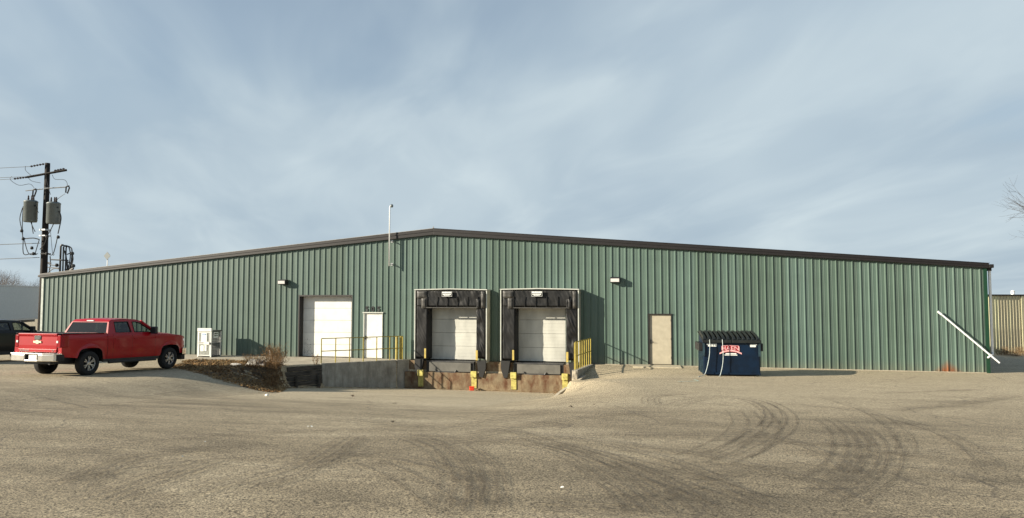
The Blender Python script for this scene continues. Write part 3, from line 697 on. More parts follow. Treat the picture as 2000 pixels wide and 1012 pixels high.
# ------------------------------------------------------------------ utility pole
PX, PY = -23.55, .65
up_ = empty('utility_pole', (PX, PY, 0), label='tall dark wooden utility pole at the left corner of the warehouse', category='utility pole')
MB().tube([(0, 0, -.3), (0, 0, 3.5), (0, 0, 7), (0, 0, 10.55)], .225, 14, r1=.13).build('trunk', 'pole_wood', up_, smooth=True)
AX = Vector((math.cos(YAW), math.sin(YAW), 0)) # arms lie across the view of the yard
def arm(z0, z1, a, b_, r=.05, name='crossarm', mat='pole_wood', depth=.2):
    p = AX * a; q = AX * b_; MB().tube([(p.x, p.y - depth, z0), (q.x, q.y - depth, z1)], r, 6).build(name, mat, up_)
arm(9.72, 10.12, -.95, 1.25, .065)
def insul(a, z, b_, zb, n=4):
    p = AX * a; q = AX * b_; mb = MB()
    for i in range(n):
        f = (i + .5) / n; c = Vector((lerp(p.x, q.x, f), lerp(p.y, q.y, f) - .2, lerp(z, zb, f))); d = (Vector((q.x, q.y, zb)) - Vector((p.x, p.y, z))).normalized() * .03
        mb.tube([c - d, c + d], .055, 8)
    mb.tube([(p.x, p.y - .2, z), (q.x, q.y - .2, zb)], .02, 6); mb.build('insulator', 'ceramic', up_)
insul(.0, 10.47, -.80, 10.32, 5); insul(-.95, 9.72, -1.70, 9.62, 5); insul(.55, 10.08, 1.15, 10.20, 4)
arm(9.08, 9.16, .05, 1.25, .035, 'cutout_arm', 'galv'); arm(8.95, 9.05, -1.0, -.05, .03, 'cutout_arm', 'galv')
for a, z in ((1.33, 9.0), (-.52, 8.83)):
    p = AX * a; mb = MB(); mb.tube([(p.x - .08, p.y - .2, z + .18), (p.x + .10, p.y - .2, z + .22), (p.x + .14, p.y - .2, z + .1), (p.x + .02, p.y - .2, z - .2), (p.x - .10, p.y - .2, z - .14), (p.x - .08, p.y - .2, z + .18)], .04, 6); mb.build('fuse_cutout', 'black_steel', up_)
def transformer(a, z):
    p = AX * a; r = .345
    t_ = empty('transformer', (p.x, p.y - .25, z)); t_.parent = up_
    MB().lathe([(0, 0), (r * .93, 0), (r * .96, .05), (r, .06), (r, 1.10), (r * 1.05, 1.11), (r * 1.05, 1.16), (r * .8, 1.22), (0, 1.25)], 24).build('tank', 'tin', t_, smooth=True)
    for bx in (-.16, .08, .2):
        mb = MB(); mb.lathe([(.03, 1.18), (.06, 1.26), (.035, 1.30), (.06, 1.34), (.035, 1.38), (.045, 1.46), (0, 1.52)], 10, Matrix.Translation((bx, -.02, 0))); mb.build('bushing', 'ceramic', t_)
    for s_ in (-1, 1): MB().box(s_ * r * .9 - .05, s_ * r * .9 + .05, -.1, .0, .86, .93).build('lug', 'black_steel', t_)
    MB().box(-.06, .06, .2, .42, .2, .3).box(-.06, .06, .2, .42, .75, .85).build('hanger', 'black_steel', t_)
transformer(-.64, 7.18); transformer(.64, 7.08)
def wire(par, pts, r=.016, name='cable', n=14, **tags):
    P_ = [Vector(p) for p in pts]; Q = []
    for i in range(n + 1):
        u = i / n * (len(P_) - 1); k = min(int(u), len(P_) - 2); f = u - k
        p0, p1, p2, p3 = P_[max(k - 1, 0)], P_[k], P_[k + 1], P_[min(k + 2, len(P_) - 1)]
        Q.append(.5 * ((2 * p1) + (p2 - p0) * f + (2 * p0 - 5 * p1 + 4 * p2 - p3) * f * f + (3 * p1 - p0 - 3 * p2 + p3) * f ** 3))
    return MB().tube(Q, r, 5).build(name, 'wire', par, **tags)
def ZM(z): return pw(z, [(5.4, 5.4), (6.1, 6.52), (7.4, 7.9), (7.9, 8.72), (8.35, 9.15), (8.75, 9.4), (9.5, 9.75), (10.3, 10.4)])
def A3(a, z, y=-.3): p = AX * a; return (p.x, p.y + y, z)
for pts, r in [([(-.98, 10.2), (-.95, 9.9), (-.62, 9.55)], .013), ([(-1.72, 9.5), (-1.8, 9.1), (-1.3, 8.5), (-.7, 8.62), (-.45, 8.3)], .013), ([(-.85, 9.5), (-.6, 8.95), (-.1, 8.72)], .013),
               ([(.55, 9.6), (.7, 9.15), (1.2, 9.1), (1.38, 8.75), (1.42, 8.35)], .013), ([(.15, 9.7), (.30, 8.6), (.48, 7.9)], .015), ([(1.3, 7.95), (.9, 7.75), (.5, 7.45)], .013), ([(-.45, 7.75), (-.3, 7.5), (-.15, 7.2)], .013),
               ([(-1.05, 7.45), (-1.18, 6.9), (-1.05, 6.3), (-.95, 5.9)], .022), ([(-1.02, 7.5), (-1.03, 6.6), (-.98, 5.95)], .022), ([(-.72, 7.4), (-.55, 6.7), (-.30, 6.2)], .022), ([(-.60, 7.3), (-.5, 6.6), (-.4, 6.1)], .022),
               ([(-.95, 5.9), (-.9, 5.2), (-.5, 4.7), (-.2, 4.45)], .024), ([(-.9, 5.9), (-.6, 5.35), (-.1, 5.2)], .022), ([(.90, 7.3), (.70, 6.6), (.45, 6.1)], .024), ([(1.0, 7.3), (1.12, 6.9), (.98, 6.1)], .03),
               ([(.38, 6.05), (.25, 5.75), (.0, 5.55)], .024), ([(.98, 6.05), (.75, 5.4), (.45, 5.1), (.40, 4.5)], .024), ([(.05, 5.5), (.3, 5.0), (.42, 4.5)], .022), ([(.05, 5.3), (.1, 4.6), (.45, 3.9), (.6, 3.4)], .04), ([(.08, 5.2), (.35, 4.4), (.5, 3.8), (.62, 3.3)], .014),
               ([(-.05, 5.9), (-.25, 5.3), (-.15, 4.5)], .022), ([(-.95, 5.92), (-.4, 5.95), (-.05, 5.9)], .03), ([(.55, 6.3), (.72, 5.2), (.82, 4.3)], .012)]:
    wire(up_, [A3(a, ZM(z)) for a, z in pts], r)
for a, z in ((-.95, 5.92), (-1.05, 6.25), (-.45, 5.6), (-.35, 4.3), (.38, 6.0), (1.0, 5.98), (.40, 4.4)):
    p = A3(a, ZM(z)); MB().lathe([(0, -.09), (.07, -.07), (.085, 0), (.06, .08), (0, .1)], 8, Matrix.Translation(p)).build('connector', 'black_rubber', up_)
MB().box(-.20, .20, -.21, .21, 6.72, 6.80).box(-.20, .20, -.21, .21, 6.40, 6.46).build('band', 'galv', up_)
# line wires leaving to the left
for k, (a, z, dz, lab) in enumerate(((-.82, 10.32, .25, 'topmost'), (-.95, 9.75, .62, 'second'), (-1.72, 9.62, .1, 'third'), (-.1, 6.0, .3, 'fourth'), (-.1, 5.2, -.1, 'lowest'))):
    p = Vector((PX, PY, 0)) + Vector(A3(a, z, -.2)); q = p - AX * 45 + Vector((0, 6, dz)); mid = (p + q) / 2 - Vector((0, 0, .5))
    wire(None, [p, mid, q], .013 if k < 3 else .018, 'power_line', 20, label=lab + ' thin power wire running left from the utility pole', category='wire', group='power lines')

# service mast on the side wall near the left corner
sv = empty('service_mast', (-HW + .12, 1.35, 0), label='cluster of black service conduits and looped cables above the left roof corner', category='conduit')
for i, x in enumerate((-.32, -.12, .06)):
    MB().tube([(x, -.1, 2.5), (x, -.1, 5.85 - .04 * i), (x + .06, -.1, 5.95 - .04 * i), (x + .16, -.1, 5.93 - .04 * i)], .055 - .008 * i, 8).build('conduit', 'black_steel' if i != 1 else 'tin', sv, smooth=True)
for pts, r in [([(.05, 5.85), (.3, 5.8), (.42, 5.3), (.3, 4.5)], .03), ([(.12, 5.9), (.5, 5.7), (.5, 5.0), (.35, 4.4)], .035), ([(.2, 5.4), (.5, 5.45), (.62, 5.1), (.48, 4.6), (.60, 4.35)], .03),
               ([(-.1, 5.8), (.15, 5.2), (.3, 4.6)], .03), ([(.1, 5.0), (.45, 4.9), (.55, 4.6)], .04), ([(.1, 4.55), (.4, 4.5), (.66, 4.6)], .06), ([(.0, 4.4), (.3, 4.42), (.6, 4.38)], .05), ([(.55, 5.4), (.55, 4.8), (.68, 4.4)], .04), ([(.05, 5.6), (.2, 4.9), (.25, 4.4)], .04)]:
    wire(sv, [(a, -.15, z) for a, z in pts], r, 'cable_loop')
MB().tube([(-.92, -.12, 5.12), (.25, -.12, 5.06)], .04, 6).build('crossbar', 'black_steel', sv)
for pts in ([(-.9, 4.8), (-1.2, 4.85), (-.9, 4.7), (-.35, 4.65)], [(-1.35, 4.6), (-.9, 4.55), (-.35, 4.52)], [(-1.25, 4.1), (-.9, 4.4), (-.6, 4.5), (-.3, 4.45)], [(-1.0, 5.2), (-.95, 4.7), (-1.0, 4.3), (-.6, 4.15)], [(-.6, 4.75), (-.3, 4.65)], [(-1.2, 4.12), (-.7, 4.08), (-.2, 4.2)]):
    wire(sv, [(a, -.15, z + .12) for a, z in pts], .028, 'splice')
for a, z in ((.55, 5.45), (.66, 4.75), (-.5, 4.8), (-1.25, 4.25)):
    MB().lathe([(0, -.11), (.08, -.08), (.10, 0), (.07, .08), (0, .1)], 8, Matrix.Translation((a, -.15, z))).build('connector', 'black_rubber', sv)

# ------------------------------------------------------------------ vehicles
def fill_poly(outer, holes, mapf):
    bm = bmesh.new(); edges = []
    for lp in [outer] + holes:
        vs_ = [bm.verts.new(mapf(p)) for p in lp]
        for i in range(len(vs_)): edges.append(bm.edges.new((vs_[i], vs_[(i + 1) % len(vs_)])))
    bmesh.ops.triangle_fill(bm, use_beauty=True, use_dissolve=False, edges=edges)
    mb = MB(); bm.verts.index_update(); mb.v = [tuple(v.co) for v in bm.verts]; mb.f = [tuple(v.index for v in f.verts) for f in bm.faces]; bm.free(); return mb
def make_wheel():
    tm = MB().lathe([(.235, -.11), (.30, -.128), (.37, -.125), (.395, -.10), (.402, -.05), (.402, .05), (.395, .10), (.37, .125), (.30, .128), (.235, .11)], 32).mesh('tyre', True)
    rm = MB().lathe([(.245, .10), (.24, .085), (.225, .07), (.215, -.06), (.0, -.06)], 32).mesh('rim', True)
    mb = MB()
    for k in range(6):
        for off in (-.10, .10):
            a = 2 * math.pi * k / 6; M = Matrix.Rotation(a, 4, 'Z')
            mb.tube([M @ Vector((.05, off * .35, .07)), M @ Vector((.14, off * .55, .082)), M @ Vector((.232, off * .85, .085))], .021, 5)
    mb.lathe([(.0, .10), (.055, .10), (.07, .08), (.07, .02)], 14); mb.lathe([(.225, .07), (.236, .095), (.248, .10), (.25, .08)], 32)
    return tm, rm, mb.mesh('spokes', False)
WHEEL = make_wheel()
def vehicle(name, loc, rz, paint, label, suv=False, pitchdeg=0):
    t_ = empty(name, loc, rz, label=label, category='pickup truck' if not suv else 'car'); t_.rotation_euler = (0, R(pitchdeg), rz)
    RA, FA, WR_, AR = 0.0, 3.645, .402, .50
    XR_, XF_ = -1.10, 4.52
    def topz(x): return pw(x, [(-1.1, 1.385), (.7, 1.375), (2.9, 1.345), (3.4, 1.325), (4.2, 1.255), (4.45, 1.20), (4.52, 1.10)])
    def botz(x):
        b0 = pw(x, [(-1.1, .66), (-.5, .60), (.6, .52), (2.9, .52), (4.3, .58), (4.52, .62)])
        for ax in (RA, FA):
            dx = abs(x - ax)
            if dx < AR: b0 = max(b0, .42 + (AR ** 4 - dx ** 4) ** .25 * .98)
        return b0
    def half(x, z):
        wv = pw(x, [(-1.1, .975), (-.8, .99), (2.9, .99), (3.9, .98), (4.3, .945), (4.45, .90), (4.52, .86)])
        u = (z - .95) / .45; y = wv - .028 * u * u - (.018 if u > .62 else 0) * (u - .62) * 4
        for ax in (RA, FA):
            rr_ = math.hypot(x - ax, (z - .42)); y += .035 * max(0, 1 - abs(rr_ - AR - .03) / .11)
        return y
    def side(x0, x1, s_, nm, mat, ztop=None):
        xs = [x0 + (x1 - x0) * i / max(6, int((x1 - x0) / .035)) for i in range(max(6, int((x1 - x0) / .035)) + 1)]
        mb = MB(); rows_ = []
        for j in range(15):
            row = []
            for x in xs:
                zt = topz(x) if ztop is None else ztop; zb = min(botz(x), zt - .05); z = lerp(zb, zt, j / 14); row.append((x, s_ * half(x, z), z))
            rows_.append(row)
        top = [(x, s_ * (half(x, topz(x)) - .07), topz(x) + .005) for x in xs]
        rows_.append([(p[0], p[1] - s_ * .018, p[2] + .012) for p in rows_[-1]]); rows_.append(top)
        mb.grid(rows_); return mb.build(nm, mat, t_, smooth=True, solid=0)
    for s_ in (-1, 1):
        if not suv: side(-1.09, .685, s_, 'bed_side', paint)
        else: side(-1.09, .685, s_, 'quarter_panel', paint)
        side(.70, .93, s_, 'cab_corner', paint)
        for x0, x1, nm in ((.938, 1.775, 'rear_door'), (1.783, 2.86, 'front_door')):
            dr_ = side(x0, x1, s_, nm, paint)
            hx = x0 + .16 if True else x1; y = s_ * (half(hx, 1.18) + .02)
            MB().box(hx - .10, hx + .10, min(y, y - s_ * .03), max(y, y - s_ * .03), 1.17, 1.205).build('handle', paint, dr_, bevel=.008)
        side(2.868, XF_, s_, 'fender', paint)
        # arch liners and rocker
        MB().box(.55, 3.1, s_ * .93 - .03, s_ * .93 + .03, .42, .54).build('rocker', 'black_steel', t_)
        MB().tube([(.75, s_ * 1.0, .40), (2.9, s_ * 1.0, .40)], .045, 8).build('side_step', 'black_steel', t_)
    MB().box(-1.05, 4.4, -.58, .58, .42, 1.0).box(.75, 2.95, -.90, .90, .46, 1.22).box(-1.05, -.56, -.90, .90, .70, 1.25).box(.56, .75, -.9, .9, .55, 1.25).box(2.9, 3.08, -.9, .9, .5, 1.2).box(4.2, 4.42, -.82, .82, .55, 1.1).build('chassis', 'black_steel', t_)  # black filler inside the body, added so the panel gaps look dark
    MB().box(-.56, .56, -.9, .9, 1.02, 1.2).box(3.1, 4.2, -.86, .86, .98, 1.15).build('inner_well', 'black_steel', t_)
    # hood
    mb = MB(); rows_ = []
    for i in range(15):
        x = lerp(2.90, 4.50, i / 14); hw = half(x, topz(x)) - .055; rows_.append([])
        for j in range(17):
            v = -1 + 2 * j / 16; bul = .03 * sstep((.72 - abs(v)) / .18) ; rows_[-1].append((x, v * hw, topz(x) + .008 + .035 * (1 - v * v) + bul * sstep((4.5 - x) / .3)))
    mb.grid(rows_); mb.build('hood', paint, t_, smooth=True)
    # front
    MB().box(4.50, 4.58, -.55, .55, .80, 1.16).build('grille', 'black_steel', t_); MB().box(4.56, 4.60, -.58, .58, .95, 1.01).build('grille_bar', 'chrome', t_)
    for s_ in (-1, 1):
        MB().prism([(4.36, s_ * .925), (4.50, s_ * .885), (4.60, s_ * .80), (4.60, s_ * .57), (4.52, s_ * .57), (4.34, s_ * .80)], .86, 1.14, 2).build('headlight', 'lamp_clear', t_, bevel=.02)
    MB().prism([(4.30, -.99), (4.52, -.97), (4.68, -.75), (4.72, 0), (4.68, .75), (4.52, .97), (4.30, .99), (4.45, .7), (4.45, -.7)], .50, .78, 2).build('front_bumper', 'chrome', t_, bevel=.03)
    MB().prism([(4.28, -.95), (4.5, -.93), (4.64, -.70), (4.66, .70), (4.5, .93), (4.28, .95)], .32, .50, 2).build('air_dam', 'black_rubber', t_, bevel=.02)
    # greenhouse
    xb = .70 if not suv else -1.02
    def gy(z): return .955 - (z - 1.36) / .5 * .185
    xr0, xr1, xr2 = xb, xb + .17, xb + .30
    outer = [(xr0, 1.36), (xr1, 1.76), (xr2, 1.845), (2.05, 1.855), (2.30, 1.80), (2.98, 1.35)]
    holes = [[(1.90, 1.41), (1.88, 1.77), (2.05, 1.775), (2.27, 1.725), (2.80, 1.40)], [(xr0 + .36 if not suv else .30, 1.41), (xr0 + .38 if not suv else .34, 1.765), (1.70, 1.775), (1.76, 1.41)]]
    if suv: outer = [(xr0, 1.36), (xr1, 1.76), (xr2, 1.845), (2.05, 1.855), (2.30, 1.80), (2.98, 1.35)]; holes.append([(-.80, 1.41), (-.70, 1.74), (.16, 1.765), (.14, 1.41)])
    for s_ in (-1, 1):
        fill_poly(outer, holes, lambda p: (p[0], s_ * gy(p[1]), p[1])).build('cab_side', paint, t_, solid=.05)
        for h_, nm, gm in zip(holes, ('front_window', 'rear_window', 'quarter_window'), ('glass_clear', 'glass_dark', 'glass_dark')):
            cxm = sum(p[0] for p in h_) / len(h_); czm = sum(p[1] for p in h_) / len(h_)
            mb = MB(); mb.quad(*[(cxm + (p[0] - cxm) * 1.03, s_ * (gy(p[1]) - .022), czm + (p[1] - czm) * 1.04) for p in h_]); mb.build(nm, gm, t_)
            mb = MB()
            pts = [(p[0], s_ * (gy(p[1]) + .003), p[1]) for p in h_]; mb.tube(pts + [pts[0]], .014, 4); mb.build('window_trim', 'black_rubber', t_)
        # mirror
        mr = MB().box(2.60, 2.72, s_ * 1.10 - .12, s_ * 1.10 + .12, 1.34, 1.60).build('mirror', 'black_steel', t_, bevel=.03)
        MB().tube([(2.68, s_ * .93, 1.38), (2.66, s_ * 1.05, 1.42)], .03, 6).build('mirror_arm', 'black_steel', mr)
    rows_ = []
    for x, z in [(xr1 + .0, 1.765), (xr1 + .06, 1.815), (xr2, 1.848), (xr2 + .3, 1.862), (1.5, 1.872), (2.05, 1.858), (2.2, 1.832), (2.32, 1.79)]:
        rows_.append([(x, v * (gy(z) + (.0)), z + .035 * (1 - v * v) * min(1, (z - 1.70) / .12)) for v in [-1 + 2 * j / 14 for j in range(15)]])
    MB().grid(rows_).build('cab_roof', paint, t_, smooth=True)
    # rear wall of cab with window
    def rm_(p): f = (p[1] - 1.36) / .40; return (xr0 + (xr1 - xr0) * f - .004, p[0], p[1])
    ro = [(-gy(1.36), 1.36), (gy(1.36), 1.36), (gy(1.77), 1.77), (-gy(1.77), 1.77)]
    rh = [(-.87, 1.395), (.87, 1.395), (.755, 1.752), (-.755, 1.752)]
    fill_poly(ro, [rh], rm_).build('cab_back', paint, t_, solid=.0)
    MB().quad(*[(rm_(p)[0] + .012, p[0] * 1.02, p[1]) for p in rh]).build('back_window', 'glass_dark', t_)
    if not suv: MB().box(xr1 - .01, xr1 + .05, -.15, .15, 1.785, 1.825).build('cab_lamp', 'lamp_clear', t_, bevel=.01)
    # windshield
    MB().grid([[(lerp(2.32, 2.98, f) + .05 * (1 - v * v), v * (gy(lerp(1.79, 1.36, f)) - .06), lerp(1.79, 1.36, f)) for v in [-1 + 2 * j / 10 for j in range(11)]] for f in (0, .5, 1)]).build('windshield', 'glass_clear', t_, smooth=True)
    for s_ in (-1, 1):
        mb = MB().tube([(2.30, s_ * gy(1.80), 1.80), (2.98, s_ * gy(1.36), 1.36)], .045, 6); mb.build('pillar', paint, t_)
    # interior
    for x in (1.05, 1.95):
        for y in (-.42, .42): MB().box(x - .10, x + .10, y - .24, y + .24, 1.0, 1.50).box(x - .07, x + .05, y - .12, y + .12, 1.52, 1.68).build('seat', 'interior', t_, bevel=.03)
    MB().box(2.55, 2.95, -.85, .85, 1.1, 1.36).build('dashboard', 'interior', t_)
    MB().lathe([(.17, 0), (.185, .015), (.19, 0), (.185, -.015), (.17, 0)], 20, Matrix.Translation((2.42, .42, 1.36)) @ Matrix.Rotation(R(-65), 4, 'Y')).build('steering_wheel', 'interior', t_)
    # rear
    if not suv:
        tg = MB().prism([(-1.075, .80), (-1.115, .80), (-1.125, 1.02), (-1.115, 1.30), (-1.150, 1.35), (-1.150, 1.395), (-1.06, 1.405)], -.795, .795).build('tailgate', paint, t_, bevel=.008)
        MB().box(-1.135, -1.10, -.79, .79, .80, .90).build('lower_strip', paint, tg, bevel=.012)
        MB().box(-1.133, -1.11, -.14, .14, 1.19, 1.33).build('handle_bezel', 'black_steel', tg, bevel=.01)
        MB().box(-1.142, -1.125, -.10, .10, 1.22, 1.27).build('handle', 'dark_steel', tg)
        em = [(-.17, -.03), (-.15, .035), (-.055, .035), (-.045, .06), (.06, .06), (.06, .035), (.165, .035), (.15, -.03), (.055, -.03), (.045, -.058), (-.06, -.058), (-.06, -.03)]
        MB().prism([(y, 1.125 + z) for y, z in em], -1.148, -1.118, 0).build('emblem', 'gold', tg)
        text_obj('lettering', 'SILVERADO', .075, 'chrome', tg, Matrix.Translation((-1.138, .52, .85)) @ Matrix.Rotation(R(-90), 4, 'Z') @ FRONT, .004)
        text_obj('lettering', 'LT', .07, 'chrome', tg, Matrix.Translation((-1.138, -.66, .85)) @ Matrix.Rotation(R(-90), 4, 'Z') @ FRONT, .004)
        MB().box(-1.06, .66, -.84, .84, 1.36, 1.392).build('bed_cover', 'black_rubber', t_)
        for s_ in (-1, 1): MB().box(-1.08, .66, s_ * .925 - .05, s_ * .925 + .05, 1.392, 1.404).build('rail_cap', 'black_rubber', t_)
        for s_ in (-1, 1):
            MB().prism([(-1.13, s_ * .805), (-1.13, s_ * .93), (-1.05, s_ * 1.002), (-.88, s_ * 1.008), (-.88, s_ * .95), (-1.05, s_ * .805)], .96, 1.345, 2).build('tail_light', 'lamp_red', t_, bevel=.015)
            MB().box(-1.142, -1.12, s_ * .83 - .02 * 1, s_ * .83 + .05, 1.10, 1.17).build('reverse_light', 'lamp_clear', t_)
            MB().box(-1.10, -1.02, s_ * .80 if s_ > 0 else -.97, .97 if s_ > 0 else s_ * .80, .76, .96).build('corner_panel', paint, t_)
        bm_ = [(-1.10, -1.0), (-1.18, -1.03), (-1.30, -.90), (-1.345, -.45), (-1.345, .45), (-1.30, .90), (-1.18, 1.03), (-1.10, 1.0)]
        MB().prism(bm_, .735, .775, 2).build('bumper_top', 'chrome', t_, bevel=.01)
        for s_ in (-1, 1):
            MB().prism([(-1.12, s_ * .27), (-1.338, s_ * .27), (-1.335, s_ * .45), (-1.29, s_ * .88), (-1.22, s_ * .93), (-1.12, s_ * .9)], .52, .735, 2).build('rear_bumper', 'chrome', t_, bevel=.02)
            MB().prism([(-1.10, s_ * .90), (-1.25, s_ * .93), (-1.17, s_ * 1.02), (-1.0, s_ * .99)], .54, .73, 2).build('bumper_step', 'black_rubber', t_, bevel=.01)
        MB().prism([(-1.12, -.27), (-1.338, -.27), (-1.338, .27), (-1.12, .27)], .50, .56, 2).build('bumper_centre', 'chrome', t_, bevel=.01)
        MB().box(-1.22, -1.12, -.27, .27, .56, .735).build('plate_recess', 'black_rubber', t_)
        MB().box(-1.31, -1.30, -.20, .12, .575, .72).build('licence_plate', 'sticker', t_)
        MB().tube([(-.95, -.55, .45), (-1.2, -.60, .45)], .04, 8).build('exhaust', 'dark_steel', t_)
        MB().tube([(-.1, -.75, .42), (-.1, .75, .42)], .07, 8).build('axle', 'black_steel', t_)
    else:
        MB().box(-1.13, -1.08, -.93, .93, .6, 1.37).build('rear_hatch', paint, t_, bevel=.03); MB().box(-1.22, -1.08, -.95, .95, .5, .78).build('rear_bumper', paint, t_, bevel=.03)
        for s_ in (-1, 1): MB().box(-1.14, -1.0, s_ * .88 - .08, s_ * .88 + .08, .95, 1.33).build('tail_light', 'lamp_red', t_, bevel=.02)
    for ax in (RA, FA):
        for s_ in (-1, 1):
            wl = empty('wheel', (ax, s_ * .865, .402)); wl.rotation_euler = (R(-90) * s_, 0, 0); wl.parent = t_
            link('tyre', WHEEL[0], 'tyre', wl); link('rim', WHEEL[1], 'black_steel', wl); link('spokes', WHEEL[2], 'rim', wl)
    return t_
tr = vehicle('pickup_truck', (-8.33, -12.35, T(-8.1, -12.2) - .01), R(88.5), 'paint_red', 'red crew cab pickup truck with chrome rear bumper and covered bed', pitchdeg=1.5)
vehicle('parked_car', (-18.3, -8.4, T(-18.3, -7) - .02), R(88), 'paint_black', 'black car parked on the far side of the red pickup', True, 1.5)

# ------------------------------------------------------------------ dumpster
gp = ground_at(1424, 735)
dm = empty('dumpster', (gp.x, gp.y + .83, gp.z), R(7), label='dark blue steel dumpster with ribbed black lids and a red sign', category='dumpster')
W2, DF, DB = .985, -.80, .80
sidep = [(DF, .04), (DB, .04), (DB, 1.62), (DB - .12, 1.62), (DF, 1.28)]
body = MB().prism([(DF, .04), (DB, .04), (DB, 1.47), (DF, 1.26)], -W2, W2, 0).build('body', 'dump_blue', dm, bevel=.012)
for z in (.06, 1.20): MB().box(-W2 - .025, W2 + .025, DF - .03, DF - .001, z, z + .07).build('rim_bar', 'dump_blue', dm, bevel=.008)
for s_ in (-1, 1):
    x0 = s_ * W2; a, b_ = sorted((x0 + s_ * .002, x0 + s_ * .16))
    pk = MB().box(a, b_, -.62, .62, .90, 1.18).build('fork_pocket', 'black_steel', dm, bevel=.01)
    a, b_ = sorted((x0 + s_ * .03, x0 + s_ * .13)); MB().box(a, b_, -.635, -.621, .94, 1.14).build('pocket_mouth', 'black_rubber', pk)
    for y in (-.6, 0, .6): a, b_ = sorted((x0 + s_ * .001, x0 + s_ * .05)); MB().box(a, b_, y - .03, y + .03, .06, .89).build('side_rib', 'dump_side', dm)
    MB().box(x0 - .035 - .0, x0 + .035, DF - .045, DF - .002, .72, 1.19).build('corner_stiffener', 'dump_side', dm)
for k, (xa, xb_) in enumerate(((-W2 - .05, -.012), (.012, W2 + .05))):
    ld = empty('lid'); ld.parent = dm
    def LZ(y): return lerp(1.285, 1.525, (y - (DF - .06)) / (DB - DF + .06))
    MB().prism([(DF - .07, LZ(DF - .07)), (DB + .02, LZ(DB + .02)), (DB + .02, LZ(DB + .02) + .03), (DF - .07, LZ(DF - .07) + .03)], xa, xb_, 0).build('lid_sheet', 'lid_black', ld, bevel=.008)
    MB().box(xa, xb_, DF - .09, DF - .071, 1.21, 1.31).build('lid_lip', 'lid_black', ld, bevel=.006)
    n = 6
    for i in range(n):
        x = lerp(xa + .09, xb_ - .09, i / (n - 1)); rows_ = []
        for j in range(9):
            y = lerp(DF - .05, DB - .02, j / 8); h = .075 * min(1, math.sin(math.pi * j / 8) * 2.2) + .02
            rows_.append([(x - .062, y, LZ(y) + .028), (x - .04, y, LZ(y) + .03 + h), (x + .04, y, LZ(y) + .03 + h), (x + .062, y, LZ(y) + .028)])
        MB().grid(rows_).build('lid_rib', 'lid_black', ld)
MB().tube([(-W2 - .04, DB + .04, 1.53), (W2 + .04, DB + .04, 1.53)], .025, 8).build('hinge_rod', 'black_steel', dm)
# stickers and sign on the front face
yf = DF - .006
def plate(x0, x1, z0, z1, mat, par, y=yf, nm='sticker', **k): return MB().box(x0, x1, y - .004, y, z0, z1).build(nm, mat, par, **k)
plate(-.83, -.52, 1.07, 1.17, 'sticker', dm); plate(-.88, -.83, 1.13, 1.17, 'sticker', dm); plate(.66, .86, 1.06, 1.15, 'sticker', dm); plate(.66, .90, 1.13, 1.165, 'sticker', dm)
plate(-.655, -.64, 1.085, 1.16, 'sign_black', dm, yf - .005); plate(-.74, -.72, 1.08, 1.15, 'sign_black', dm, yf - .005); plate(-.60, -.55, 1.11, 1.13, 'sign_black', dm, yf - .005)
sg = empty('sign', (-.02, 0, -.05)); sg.parent = dm; sg.scale = (1.12, 1, 1.0)
MB().prism([(-.29, .92), (.25, .92), (.27, 1.13), (.24, 1.16), (-.02, 1.175), (-.28, 1.16)], yf - .004, yf).build('sign_board', 'sign_red', sg)
mb = MB(); oc = [(-.28, 1.15), (-.02, 1.165), (.24, 1.15), (.262, 1.12), (.262, .95)]
mb.tube([(x, yf - .006, z) for x, z in oc], .009, 4); mb.build('sign_border', 'sign_pink', sg)
text_obj('sign_lettering', 'HAEN', .215, 'sign_pink', sg, Matrix.Translation((-.02, yf - .008, 1.055)) @ FRONT @ Matrix.Scale(1.0, 4, (1, 0, 0)), .003)
mb = MB(); pts = [(-.36, .84), (-.25, .90), (-.1, .935), (.0, .94), (.1, .935), (.22, .90), (.34, .84)]
for (xa, za), (xb_, zb) in zip(pts, pts[1:]): mb.quad((xa, yf - .009, za), (xb_, yf - .009, zb), (xb_, yf - .009, zb + .055), (xa, yf - .009, za + .055))
mb.build('ribbon', 'sign_pink', sg)
mb = MB()
for i in range(9): mb.box(-.2 + i * .045, -.175 + i * .045, yf - .0125, yf - .0105, .925 - abs(i - 4) * .006, .955 - abs(i - 4) * .006)
mb.build('ribbon_print', 'sign_red', sg)
plate(-.17, .17, .845, .885, 'sticker', sg, yf - .002, 'caption'); plate(-.2, .2, .80, .832, 'sticker', sg, yf - .002, 'caption')
# ropes hanging over the front
def rope(pts, lab):
    P_ = [dm.location + Matrix.Rotation(R(7), 3, 'Z') @ Vector(p) for p in pts]
    o = wire(None, P_, .011, 'strap', 24, label=lab, category='strap'); o.data.materials.clear(); o.data.materials.append(MATS['rope'])
rope([(-.78, DF - .10, 1.33), (-.78, DF - .12, 1.1), (-.80, DF - .12, .75), (-.88, DF - .14, .35), (-.98, DF - .2, .08), (-1.12, DF - .35, .03), (-1.25, DF - .55, .02)], 'pale strap hanging down the dumpster front beside the long white sticker')
rope([(-.33, DF - .10, 1.33), (-.32, DF - .12, 1.1), (-.31, DF - .12, .7), (-.35, DF - .13, .35), (-.43, DF - .18, .06), (-.48, DF - .25, .02)], 'pale strap hanging down the dumpster front across the edge of the red sign')
o = wire(dm, [(.28, DF - .09, 1.31), (.45, DF - .05, 1.2), (.55, DF - .03, 1.14)], .009, 'cord', 8); o.data.materials.clear(); o.data.materials.append(MATS['dump_side'])
